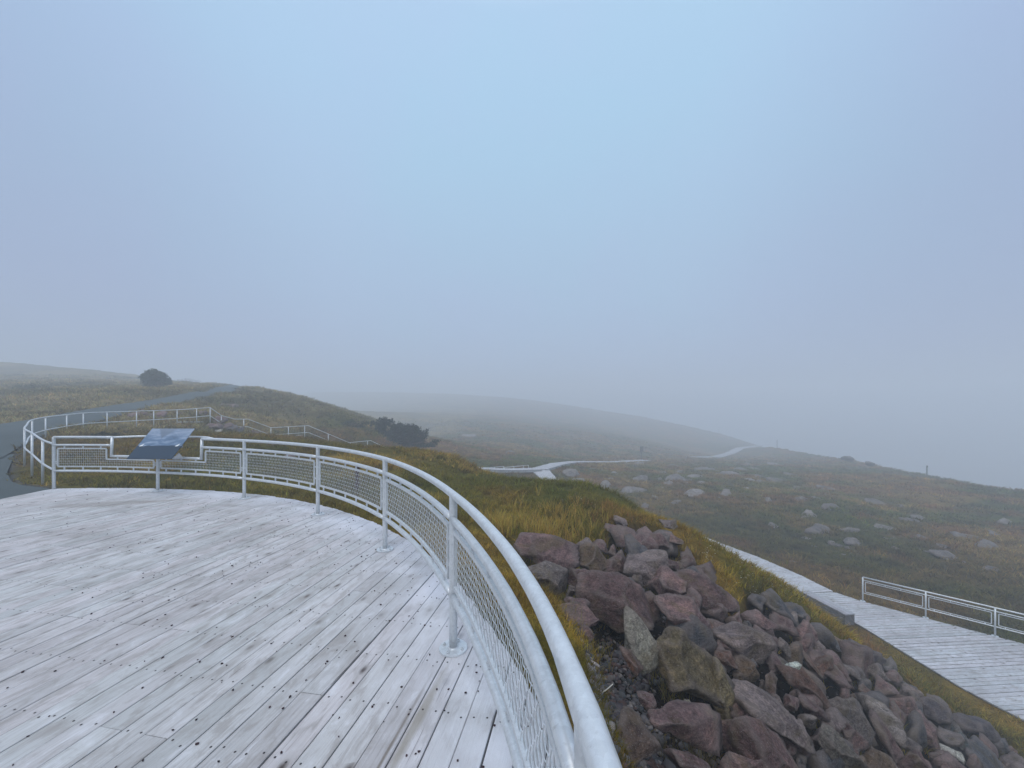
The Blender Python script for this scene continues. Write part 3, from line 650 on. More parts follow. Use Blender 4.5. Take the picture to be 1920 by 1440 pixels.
def bay_panel(rail, pos, s0, s1, length, zb=.470, ztp=.843, step=None, fine=3, cell=.040, detail=True, rad=.0021, wires=True):
    """one framed wire mesh infill, clear of the posts; step=(s_step, z_low, side) makes an L-shaped one"""
    mrg = .085/length*(s1-s0); a, b = s0+mrg, s1-mrg; n = 14 if detail else 3
    if not wires: wm = None
    elif step is None: wm = wire_mesh(pos, a, b, ztp-.012, zb+.012, length-.17, 'mesh_panel', rail, fine=fine, rad=rad, cell=cell)
    else:
        ss, zl, side = step
        low = (lambda s: s < ss) if side == 'high_after' else (lambda s: s > ss)
        # s runs downward in angle on the deck rail: compare along travel direction
        d = 1 if s1 > s0 else -1
        def ztf(s): return (zl if ((s-ss)*d > 0) == (side == 'low_after') else ztp)-.012
        wm = wire_mesh(pos, a, b, ztp-.012, zb+.012, length-.17, 'mesh_panel', rail, fine=fine, rad=rad, cell=cell, ztopf=ztf)
    if wm: reparent(wm, rail)
    fr = MB(); L_ = lambda p, q, m=n: [p+(q-p)*i/m for i in range(m+1)]
    hb, wb = .028, (.024 if rad > .0024 else .012)
    sweep_rect(fr, [pos(s, zb, 0) for s in L_(a, b)], wb, hb)
    if step is None:
        sweep_rect(fr, [pos(s, ztp, 0) for s in L_(a, b)], wb, hb); cols = [(a, zb, ztp), (b, zb, ztp)]
    else:
        ta, tb = (ztp, zl) if side == 'low_after' else (zl, ztp)
        sweep_rect(fr, [pos(s, ta, 0) for s in L_(a, ss)], wb, hb); sweep_rect(fr, [pos(s, tb, 0) for s in L_(ss, b)], wb, hb)
        cols = [(a, zb, ta), (b, zb, tb), (ss, zl, ztp)]
    for s, z0, z1 in cols:
        p, q = pos(s-.014/length*(s1-s0), (z0+z1)/2, 0), pos(s+.014/length*(s1-s0), (z0+z1)/2, 0)
        p = Vector(p); q = Vector(q); t = (q-p).normalized(); c = t.cross(Vector((0, 0, 1)))
        fr.box((p+q)/2, (.030, wb+.0006, z1-z0-hb+.002), Matrix((t, c, Vector((0, 0, 1)))).transposed())
    fo = fr.build('panel_frame', M['metal'], wm or rail); wm = wm or fo
    nt_ = 6 if detail else 4
    for i in range(nt_):
        s = a+(b-a)*(i+.35)/(nt_-.3)
        for lo_, hi_ in ((zb-.062, zb-.012), (None, None)):
            if lo_ is None:
                if step is None: lo_, hi_ = ztp+.012, ztp+.058
                else:
                    isl = ((s-ss)*(1 if s1 > s0 else -1) > 0) == (side == 'low_after'); lo_ = (zl if isl else ztp)+.012; hi_ = lo_+.042
            p = Vector(pos(s, (lo_+hi_)/2, 0)); q = Vector(pos(s+.01/length*(s1-s0), (lo_+hi_)/2, 0)); t = (q-p).normalized(); c = t.cross(Vector((0, 0, 1)))
            MM = Matrix((t, c, Vector((0, 0, 1)))).transposed()
            tb_ = MB(); tb_.box(p, (.028, .010, hi_-lo_), MM)
            if detail: tb_.tube([p-c*.012, p+c*.012], .007, 6)
            tb_.build('fixing_tab', M['metal'], wm)
    if detail:
        for s, sg in ((a, -1), (b, 1)):
            for zz in (zb+.10, min(ztp, .62 if step else ztp)-.09):
                p = Vector(pos(s+sg*.04/length*(s1-s0), zz, 0)); q = Vector(pos(s+sg*.045/length*(s1-s0), zz, 0)); t = (q-p).normalized(); c = t.cross(Vector((0, 0, 1)))
                tb_ = MB(); tb_.box(p, (.055, .010, .026), Matrix((t, c, Vector((0, 0, 1)))).transposed()); tb_.tube([p-c*.014, p+c*.014], .009, 6); tb_.build('side_clip', M['metal'], wm)
    return wm
def dpos(th, z, dr=0):
    x, y = rail_xy(th, dr-(.012 if z < 1.0 else 0)); return (x, y, z)
rail = empty('guardrail', (*rail_xy(POST_TH[0]), 0), 'curved galvanised guardrail with wire mesh panels around the grey plank viewing deck', 'railing')
NP = 9
def ring(mb, x, y, z0, z1, r, r2=None, n=28):
    mb.tube([(x, y, z0), (x, y, z1)], [r, r if r2 is None else r2], n)
for k in range(NP):
    th = POST_TH[k]; x, y = rail_xy(th); mb = MB()
    top = .66 if k == 1 else 1.075
    mb.tube([(x, y, .004), (x, y, .2), (x, y, top-.03), (x, y, top)], [.0285, .0285, .0285, .0285], 16)
    po = mb.build('post', M['metal'], rail, smooth=True)
    if k > 0:
        mb = MB(); ring(mb, x, y, .002, .014, .098); ring(mb, x, y, .014, .022, .037, .032)
        for q in range(4):
            a = math.pi/4+q*math.pi/2+.4; bx, by = x+.072*math.cos(a), y+.072*math.sin(a); mb.tube([(bx, by, .014), (bx, by, .026)], .011, 6); mb.tube([(bx, by, .026), (bx, by, .034)], .006, 8)
        mb.build('base_plate', M['metal'], po)
def arc(t0, t1, z, dr=0, n=None):
    n = n or max(3, int(abs(t1-t0)/.8)); return [dpos(t0+(t1-t0)*i/n, z, dr) for i in range(n+1)]
TS0, TS1 = 89.7, 75.0                                                 # the gap where the panel stands
ZT, ZM, ZL, ZO = 1.078, .915, .38, .69
mb = MB(); mb.tube(arc(POST_TH[0], TS0, ZT), .0265, 14); o_ = mb.build('top_rail', M['metal'], rail, smooth=True)
mb = MB(); mb.tube(arc(TS1, -30, ZT), .0268, 20); o_ = mb.build('top_rail', M['metal'], rail, smooth=True)
mb = MB()
x, y = rail_xy(POST_TH[6]); a_ = POST_TH[6]                            # the weld swelling where the nearest post meets the rail
mb.tube([dpos(a_+1.3, ZT-.001), dpos(a_+.7, ZT-.002), dpos(a_, ZT-.003), dpos(a_-.7, ZT-.002), dpos(a_-1.3, ZT-.001)], [.0270, .0285, .0300, .0285, .0270], 20); mb.build('weld_collar', M['metal'], rail, smooth=True)
mb = MB(); mb.tube(arc(POST_TH[0], TS0+.1, ZM), .0235, 12); mb.build('middle_rail', M['metal'], rail, smooth=True)
for k in range(1, NP-1):
    t0 = TS1 if k == 1 else POST_TH[k]; mb = MB(); e = .13
    pts_ = arc(t0-e, POST_TH[k+1]+e, ZM); mb.tube(pts_, [.021]+[.0245]*(len(pts_)-2)+[.021], 16); mb.build('middle_rail', M['metal'], rail, smooth=True)
for k in range(NP-1):
    mb = MB(); pts_ = arc(POST_TH[k]-.13, POST_TH[k+1]+.13, ZL); mb.tube(pts_, [.021]+[.0245]*(len(pts_)-2)+[.021], 16); mb.build('bottom_rail', M['metal'], rail, smooth=True)
mb = MB(); mb.tube(arc(TS0, TS1, ZO), .0245, 12); mb.build('low_rail', M['metal'], rail, smooth=True)
for t in (TS0, TS1):
    mb = MB(); mb.tube([dpos(t, ZO-.02), dpos(t, ZT)], .026, 12); mb.build('upright', M['metal'], rail, smooth=True)
byp = [(89.7, 0), (89.1, .06), (88.0, .27), (87.2, .33), (85, .36), (82, .36), (79, .36), (77.3, .34), (76.2, .27), (74.6, .08), (73.6, .045)]
mb = MB(); mb.tube([dpos(t, ZT+(.012 if t < 75 else 0), d) for t, d in byp], .022, 12); mb.build('bypass_rail', M['metal'], rail, smooth=True)
ARC = lambda a, b: abs(a-b)*math.pi/180*R0
bay_panel(rail, dpos, POST_TH[0], POST_TH[1], ARC(POST_TH[0], POST_TH[1]), step=(TS0+.75, .625, 'low_after'), ztp=.845)
bay_panel(rail, dpos, POST_TH[1], POST_TH[2], ARC(POST_TH[1], POST_TH[2]), step=(TS1-.75, .625, 'high_after'), ztp=.845)
for k in range(2, 8): bay_panel(rail, dpos, POST_TH[k], POST_TH[k+1], ARC(POST_TH[k], POST_TH[k+1]), rad=(.0026 if k > 3 else .0021), fine=4 if k in (4, 5, 6) else 3)

# information panel
ip = empty('information_panel', (-6.93, 7.42, .70), 'tilted blue picture panel on a steel bracket above the gap in the deck railing', 'sign')
A = Vector((-7.31, 7.30, .722)); B = Vector((-6.455, 7.30, .722)); T1 = Vector((-7.40, 7.92, 1.262)); T2 = Vector((-6.53, 7.92, 1.262))
nrm = (B-A).cross(T1-A).normalized()
mb = MB(); th_ = .012
mb.raw([tuple(q) for q in (A, B, T2, T1, A-nrm*th_, B-nrm*th_, T2-nrm*th_, T1-nrm*th_)], [(0, 1, 2, 3), (4, 7, 6, 5), (0, 4, 5, 1), (1, 5, 6, 2), (2, 6, 7, 3), (3, 7, 4, 0)])
m = NT('printed_panel', .38, 0, .3); uvn = m.n('ShaderNodeUVMap').outputs[0]; sp = m.n('ShaderNodeSeparateXYZ'); m.l(uvn, sp.inputs[0])
n1 = m.noise(m.mapping(uvn, (2.2, 6, 1), (0, 0, .35)), 1.3, 5, .6, .8)
cc = m.ramp(n1, [(.3, (.05, .10, .17)), (.5, (.12, .19, .29)), (.72, (.34, .40, .50))])
vv = m.math('ABSOLUTE', m.math('SUBTRACT', sp.outputs[0], .40)); hd = m.math('SUBTRACT', sp.outputs[1], m.math('ADD', .66, m.math('MULTIPLY', vv, 1.5)))
cc = m.mix(m.ramp(m.math('ADD', hd, m.math('MULTIPLY', n1, .1)), [(.03, 0.), (.09, .75)]), cc, (.055, .09, .13))
cc = m.mix(m.ramp(sp.outputs[1], [(.60, 0.), (.95, .35)]), cc, (.40, .44, .52))
cc = m.mix(m.ramp(m.math('ADD', sp.outputs[1], m.math('MULTIPLY', n1, .10)), [(.455, 1.), (.475, 0.)]), cc, (.018, .040, .070))
m.color(cc); bd = mb.build('printed_board', m.m, ip); uvl = bd.data.uv_layers.new(name='UVMap')
uvs = {0: (0, 0), 1: (1, 0), 2: (1, 1), 3: (0, 1), 4: (0, 0), 5: (1, 0), 6: (1, 1), 7: (0, 1)}
for lp in bd.data.loops: uvl.data[lp.index].uv = uvs[lp.vertex_index]
wm_ = mat_plain('white_print', (.8, .82, .82), .5)
for fu, fv in ((.085, .43), (.90, .43)):
    c0 = A.lerp(B, fu).lerp(T1.lerp(T2, fu), fv)+nrm*.003; ex = (B-A).normalized(); ey = (T1-A).normalized(); mb = MB()
    sh = [(-.035, -.03), (.0, -.035), (.03, -.02), (.022, .0), (.036, .035), (.015, .03), (.0, .005), (-.02, -.005)]
    top = [c0+ex*a+ey*b for a, b in sh]; n_ = len(top)
    mb.raw([tuple(q) for q in top]+[tuple(q-nrm*.002) for q in top], [tuple(range(n_))]+[(i, i+n_, (i+1) % n_+n_, (i+1) % n_) for i in range(n_)])
    mb.build('white_emblem', wm_, bd)
mb = MB(); mid0 = A.lerp(B, .5)-nrm*.03; mid1 = T1.lerp(T2, .5)-nrm*.03
for fu in (.25, .75):
    a = A.lerp(B, fu)-nrm*.03; b = T1.lerp(T2, fu)-nrm*.03; mb.bar(a.lerp(b, .06), a.lerp(b, .94), .04, .03, nrm)
mb.bar(A.lerp(T1, .45).lerp(B.lerp(T2, .45), .04)-nrm*.06, A.lerp(T1, .45).lerp(B.lerp(T2, .45), .96)-nrm*.06, .04, .03, nrm)
mb.build('bracket', M['back'], ip)
mb = MB(); px_, py_ = rail_xy(82.34); cm = A.lerp(T2, .42)-nrm*.07
mb.tube([(px_, py_, .64), (px_, py_, .78), tuple(cm)], .028, 12)
g1 = B.lerp(T2, .02)-nrm*.02; mb.raw([tuple(g1), tuple(g1+Vector((.11, .12, -.01))), tuple(g1+Vector((.0, .14, .10))), tuple(g1-Vector((0, 0, .02))), tuple(g1+Vector((.11, .12, -.03))), tuple(g1+Vector((-.006, .14, .08)))],
       [(0, 1, 2), (5, 4, 3), (0, 3, 4, 1), (1, 4, 5, 2), (2, 5, 3, 0)])
mb.build('support_arm', M['back'], ip)

# plain two-rail fence along the road, stairs and far boardwalk
def smooth_path(P, n=6):
    P = [Vector(p) for p in P]; out_ = []
    for i in range(len(P)-1):
        p0 = P[max(i-1, 0)]; p1 = P[i]; p2 = P[i+1]; p3 = P[min(i+2, len(P)-1)]
        for k in range(n):
            t = k/n; out_.append(.5*((2*p1)+(-p0+p2)*t+(2*p0-5*p1+4*p2-p3)*t*t+(-p0+3*p1-3*p2+p3)*t**3))
    out_.append(P[-1]); return out_
def rail_fence(name, tops, posts, label, cat, group=None, low=.55, high=1.07, r=.023, smooth=True, down=.35, z0=None, lows=None):
    """tops: points of the top rail; posts: points (x, y, ztop)"""
    e = empty(name, (tops[0][0], tops[0][1], tops[0][2]-high), label, cat, group)
    Pt = smooth_path(tops) if smooth else [Vector(p) for p in tops]
    mb = MB(); mb.tube(Pt, r, 10); mb.build('top_rail', M['metal'], e, smooth=True)
    for q, lw in enumerate(low if hasattr(low, '__len__') else [low]):
        Pl = [p-Vector((0, 0, lw if not lows else lows[min(i, len(lows)-1)])) for i, p in enumerate(Pt)]
        mb = MB(); mb.tube(Pl, r*.92, 10); mb.build('lower_rail', M['metal'], e, smooth=True)
    for p in posts:
        mb = MB(); zb = min(p[2]-high, zt(p[0], p[1]))-.12; mb.tube([(p[0], p[1], zb), (p[0], p[1], p[2])], r*1.05, 10); mb.build('post', M['metal'], e, smooth=True)
    return e
Q = lambda px, py, D: P3(px, py, D)
fr_t = [(-9.50, 8.02, .92), Q(80, 825, 8.95), Q(60, 812, 10.05), Q(46, 804, 11.37), Q(50, 797, 12.3), Q(57.5, 788.5, 14), Q(80, 783, 16), Q(118, 778.5, 18), Q(166, 774, 20), Q(241, 771.5, 22), Q(332, 768.3, 24.5), Q(394, 764.2, 26)]
Pf = smooth_path(fr_t)
def near_px(px, back=True):
    c = [p for p in Pf if (p.y > 12 if back else p.y <= 12)]; p = min(c, key=lambda p: abs(CX+p.x/p.y*F-px)); return tuple(p)
rail_fence('road_fence', fr_t, [tuple(fr_t[1]), tuple(fr_t[2]), tuple(fr_t[3])]+[near_px(q) for q in (61, 86, 122, 160, 206, 252, 293, 333, 363, 393)],
           'plain two rail metal fence curving from the deck corner along the grey road', 'railing', low=.55)
st = [Q(394, 764.2, 26), Q(415, 779, 27), Q(440, 786, 27.6), Q(465, 786, 28.1), Q(508, 802, 29.5), Q(578, 798, 31), Q(655, 830, 33.5), Q(695, 826, 35), Q(735, 845, 36.6), Q(775, 866, 38.3)]
def onl(P, px):
    for a, b in zip(P[:-1], P[1:]):
        xa, xb = CX+a[0]/a[1]*F, CX+b[0]/b[1]*F
        if xa <= px <= xb: t = (px-xa)/(xb-xa); return tuple(Vector(a).lerp(Vector(b), t))
rail_fence('stair_fence', st, [onl(st, q) for q in (415, 457, 508, 540, 571, 614, 657, 689, 720)], 'thin zigzag metal handrail stepping down the slope beside the stairs', 'railing', smooth=False)
st2 = [Q(330, 791.5, 24.6), Q(381, 791, 25.9)]
mb = MB(); mb.tube([Vector(q) for q in st2], .02, 8)
e_ = empty('short_handrail', st2[0], 'short low handrail bar in the grass under the end of the road fence', 'railing'); mb.build('rail_bar', M['metal'], e_, smooth=True)
for q in st2:
    mb = MB(); mb.tube([(q[0], q[1], zt(q[0], q[1])-.1), q], .018, 8); mb.build('post', M['metal'], e_, smooth=True)
sw = empty('stairway', (st[0][0], st[0][1], st[0][2]-1.07), 'grey wooden stairway with landings running down beside the zigzag handrail', 'stairs')
for i, (a, b) in enumerate(zip(st[:-1], st[1:])):
    a = Vector(a)-Vector((0, 0, 1.07)); b = Vector(b)-Vector((0, 0, 1.07)); hor = Vector((b.x-a.x, b.y-a.y, 0)); side = Vector((-hor.y, hor.x, 0)).normalized(); mb = MB()
    off = side*.75; drop = a.z-b.z
    if abs(drop) < .2:
        n = int(hor.length/.15)
        for k in range(n):
            p = a.lerp(b, (k+.5)/n)+off; mb.box(p, (1.35, .14, .04), Matrix((side, hor.normalized(), Vector((0, 0, 1)))).transposed())
        mb.build('landing', M['bench'], sw)
    else:
        n = max(2, round(abs(drop)/.17))
        for k in range(n):
            p = a.lerp(b, (k+.5)/n)+off; mb.box(p, (1.35, hor.length/n-.01, .05), Matrix((side, hor.normalized(), Vector((0, 0, 1)))).transposed())
        mb.bar(a+off*.1-Vector((0, 0, .08)), b+off*.1-Vector((0, 0, .08)), .05, .25); mb.bar(a+off*1.9-Vector((0, 0, .08)), b+off*1.9-Vector((0, 0, .08)), .05, .25)
        mb.build('stair_flight', M['bench'], sw)
f1 = [Q(905, 879, 41.8), Q(911, 877.5, 42), Q(945, 874.3, 43)]; f2 = [Q(946, 876.3, 42.9), Q(991, 872.3, 44.6)]
rail_fence('boardwalk_handrail', f1, [onl(f1, q) for q in (911, 927, 944)], 'short galvanised handrail on the far boardwalk, left one of two, half behind the grass mound', 'railing', smooth=False, r=.028, down=.2)
rail_fence('boardwalk_handrail', f2, [f2[0], onl(f2, 963), onl(f2, 981), f2[1]], 'short galvanised handrail on the far boardwalk, right one of two, ending at the junction', 'railing', smooth=False, r=.028)
# lower deck railing with framed mesh
LP = [(15.44, 16.95), (16.76, 15.60), (17.99, 14.34), (19.25, 13.05), (20.5, 11.77), (21.8, 10.44)]
cum = np.r_[0, np.cumsum([math.hypot(b[0]-a[0], b[1]-a[1]) for a, b in zip(LP[:-1], LP[1:])])]
def lpos(s, z, dr=0):
    x = np.interp(s, cum, [p[0] for p in LP]); y = np.interp(s, cum, [p[1] for p in LP]); return (x+dr*.7, y+dr*.72, LOWZ+z)
lr = empty('guardrail', (*LP[0], LOWZ), 'straight galvanised railing with framed panels along the far edge of the lower deck', 'railing')
for nm, z, r_ in (('top_rail', 1.06, .026), ('middle_rail', .93, .02), ('bottom_rail', .36, .021)):
    mb = MB(); mb.tube([lpos(s, z) for s in cum], r_, 10); mb.build(nm, M['metal'], lr, smooth=True)
for s in cum:
    mb = MB(); mb.tube([lpos(s, .0), lpos(s, 1.05)], .028, 10); po = mb.build('post', M['metal'], lr, smooth=True)
    mb = MB(); mb.tube([lpos(s, .002), lpos(s, .014)], .09, 16); mb.build('base_plate', M['metal'], po)
for a, b in zip(cum[:-1], cum[1:]): bay_panel(lr, lpos, a, b, b-a, zb=.43, ztp=.86, wires=False, detail=False)
# bench on the lower deck
be = empty('bench', (13.3, 15.05, LOWZ), 'low grey box bench of weathered timber at the edge of the lower boardwalk', 'bench')
dirb = Vector((-.30, 1.85, 0)).normalized(); sdb = Vector((dirb.y, -dirb.x, 0)); Lb = 1.95
MMb = Matrix((sdb, dirb, Vector((0, 0, 1)))).transposed(); c0 = Vector((13.22, 15.05, LOWZ))
def bench_uv(o):
    uvl = o.data.uv_layers.new(name='UVMap'); co = [v.co for v in o.data.vertices]
    for lp in o.data.loops: v = co[lp.vertex_index]; uvl.data[lp.index].uv = (v.dot(dirb)+v.z*.3, v.dot(sdb)+v.z)
    ca = o.data.color_attributes.new('Col', 'FLOAT_COLOR', 'POINT')
    for i in range(len(co)): ca.data[i].color = ((i//8*.37) % 1, (i//8*.61) % 1, (i//8*.83) % 1, 1)
mb = MB()
for k in range(3): mb.box(c0+dirb*Lb/2+sdb*(-.155+.155*k)+Vector((0, 0, .425)), (.148, Lb, .045), MMb)
bench_uv(mb.build('seat', M['bench'], be, bevel=.004))
for sg in (-1, 1):
    mb = MB()
    for k in range(2): mb.box(c0+dirb*Lb/2+sdb*sg*.20+Vector((0, 0, .10+.198*k)), (.04, Lb-.06, .192), MMb)
    bench_uv(mb.build('side_board', M['benchside'], be, bevel=.004))
for q in (.035, Lb-.035):
    mb = MB(); mb.box(c0+dirb*q+Vector((0, 0, .20)), (.44, .04, .40), MMb); bench_uv(mb.build('end_board', M['benchside'], be, bevel=.004))
# trail sign and marker posts out on the moor
x, y, z = Pw(1207, 864, 58); zg = BZ2[-1]-.15; sg_ = empty('trail_sign', (x, y+.9, zg), 'small dark trail sign on a thin post at the end of the boardwalk', 'sign')
mb = MB(); y += .5; mb.tube([(x, y+.9, zg-.3), (x, y+.9, zg+3.0)], .07, 8); mb.build('post', M['dark'], sg_)
mb = MB(); mb.box((x-.2, y+.81, zg+2.35), (.32, .05, 1.3)); mb.box((x+.22, y+.81, zg+2.45), (.26, .05, 1.15)); mb.build('sign_board', M['dark'], sg_)
def marker(px, ytop, ybase, D, label, h=None):
    x, y, z = Pw(px, ybase, D); z = min(z, zt(x, y)); zt_ = H-(ytop-CY)*warp(D)/F
    o = empty('marker_post', (x, y, z), label, 'post'); mb = MB(); mb.tube([(x, y, z-.3), (x, y, zt_)], [.08, .07], 8); mb.build('post_shaft', M['dark'], o)
    mb = MB(); mb.box((x, y-.06, zt_-.14), (.2, .03, .22)); mb.build('marker_plate', M['dark'], o)
marker(1738, 873, 893, 51.5, 'lone thin dark post standing on the skyline at the right')
marker(1457, 825, 839, 76, 'faint thin post on the skyline just right of the boardwalk crest')
marker(1367, 838, 851, 79, 'faint thin post beside the farther stretch of boardwalk')
marker(1348, 801, 812, 101, 'very faint post on the misty skyline left of the boardwalk crest')

# ------------------------------------------------------------------ rocks
_ico = {}
def ico(n):
    if n not in _ico:
        import bmesh
        bm = bmesh.new(); bmesh.ops.create_icosphere(bm, subdivisions=n, radius=1); V = np.array([v.co[:] for v in bm.verts]); Fc = np.array([[v.index for v in f.verts] for f in bm.faces]); bm.free(); _ico[n] = (V/np.linalg.norm(V, axis=1)[:, None], Fc)
    return _ico[n]
def vn3(P, s=0):
    I = np.floor(P).astype(np.int64); f = P-I; f = f*f*(3-2*f); r = 0
    for dx in (0, 1):
        for dy in (0, 1):
            for dz in (0, 1):
                h = _hash(I[:, 0]+dx, I[:, 1]+dy+(I[:, 2]+dz)*57, s)
                r = r+h*(f[:, 0] if dx else 1-f[:, 0])*(f[:, 1] if dy else 1-f[:, 1])*(f[:, 2] if dz else 1-f[:, 2])
    return r-.5
def poly_rock(name, P3d, sub, seed, color, label, group=None, thick=.7, tilt=(18, 48), pw=36, rough=1., up=Vector((.35, -.45, .82)), cat='rock', chips=16):
    """angular boulder whose outline from the front follows the points P3d (numpy n x 3)"""
    rng = np.random.default_rng(seed); eye = np.array((0, 0, H)); c = P3d.mean(0); s = np.linalg.norm(P3d-c, axis=1).mean()
    vd = eye-c; vd /= np.linalg.norm(vd); planes = []; edge_n = []
    n = len(P3d)
    for i in range(n):
        a, b = P3d[i], P3d[(i+1) % n]; e = b-a; le = np.linalg.norm(e)
        if le < 1e-4: continue
        e /= le; ne = np.cross(e, vd); ne -= e*ne.dot(e); ne /= np.linalg.norm(ne)
        if ne.dot((a+b)/2-c) < 0: ne = -ne
        edge_n.append((ne, ne.dot(a-c))); f = np.cross(e, ne); f = f if f.dot(vd) > 0 else -f
        for t in (rng.uniform(*tilt), -rng.uniform(5, 25)):
            nn = ne*math.cos(R(t))+f*math.sin(R(t)); d = nn.dot(a-c)
            if d > .05*s: planes.append((nn, d))
    uv = np.array(up); uv /= np.linalg.norm(uv)
    for k in range(3):
        nn = vd*rng.uniform(.2, .9)+uv*rng.uniform(.2, .9)+rng.normal(0, .38, 3); nn /= np.linalg.norm(nn); planes.append((nn, s*rng.uniform(.58, .86)*thick/.7))
    planes.append((-vd, s*thick)); planes.append((-uv, s*thick*1.1))
    V, Fc = ico(sub); inv = np.zeros(len(V))
    for nn, d in planes: inv += (np.maximum(V@nn, 0)/d)**pw
    W0 = V*(inv**(-1/pw))[:, None]
    for k in range(chips):                                        # broken corners
        nn = rng.normal(size=3)+vd*.5+uv*.3; nn /= np.linalg.norm(nn); hh = (W0@nn).max(); inv += (np.maximum(V@nn, 0)/(hh*rng.uniform(.84, .97)))**(pw*1.6)
    r = inv**(-1/pw); Wt = V*r[:, None]
    k_ = [d/max((Wt@nn).max(), 1e-6) for nn, d in edge_n]; r = r*min(1.35, max(1., float(np.mean(k_))))
    r = np.minimum(r, s*2.4)
    o3 = rng.uniform(0, 100, 3); W = V*r[:, None]
    nz_ = vn3(W/s*1.6+o3)*.03+vn3(W/s*4+o3)*.035+vn3(W/s*9+o3)*.034+(vn3(W/s*20+o3)*.026+vn3(W/s*40+o3)*.014 if sub > 3 else 0)
    chip = np.minimum(0, vn3(W/s*2.7+o3+9)+.16)*.16
    W = W+V*(s*(nz_+chip)*rough)[:, None]
    A_ = W+c; pj = np.c_[A_[:, 0]/A_[:, 1], A_[:, 2]/A_[:, 1]-H/A_[:, 1]]; pq = np.c_[P3d[:, 0]/P3d[:, 1], (P3d[:, 2]-H)/P3d[:, 1]]
    f_ = np.mean((pq.max(0)-pq.min(0))/(pj.max(0)-pj.min(0))); W = W*min(1.7, max(.8, f_))
    o = np_mesh(name, W, tris=Fc, mat=M['rock'], smooth=False); o.location = c; o.color = (*color, 1)
    tag(o, label, cat, group); return o
PURP = (.190, .120, .116); PUR2 = (.140, .086, .082); GREY = (.155, .132, .124); BRN = (.150, .102, .066); SLATE = (.075, .080, .092); PALE = (.30, .28, .225); REDB = (.135, .072, .052); OLIV = (.135, .108, .062); LGREY = (.215, .172, .164); WHT = (.58, .57, .50)
def px_rock(poly, org, sc, color, label, name='boulder', group=None, sub=4, seed=0, push=0., cat='boulder', grow=1.10, lower=0, Dfix=None, **kw):
    pp = [(org[0]+a/sc, org[1]+b/sc) for a, b in poly]; cx = sum(p[0] for p in pp)/len(pp); cy = sum(p[1] for p in pp)/len(pp)
    pp = [(cx+(a-cx)*grow, cy+(b-cy)*grow) for a, b in pp]
    D0 = Dfix or hit(cx, cy); sz = np.mean([math.hypot(a-cx, b-cy) for a, b in pp])*D0/F
    D0 -= sz*.40+push
    out_ = []
    pp = [(a, b+lower) for a, b in pp]
    for a, b in pp:
        d = hit(a, b); d = D0 if d is None else d-sz*.40-push; d = D0+max(-.40*sz, min(.50*sz, d-D0)); out_.append(P3(a, b, d))
    return poly_rock(name, np.array(out_), sub, seed, color, label, group, cat=cat, **kw)
R7 = ((920, 960), 3.0); R9 = ((1300, 1180), 5.538); R5 = ((1000, 1100), 4.235); R8 = ((1400, 960), 3.0)
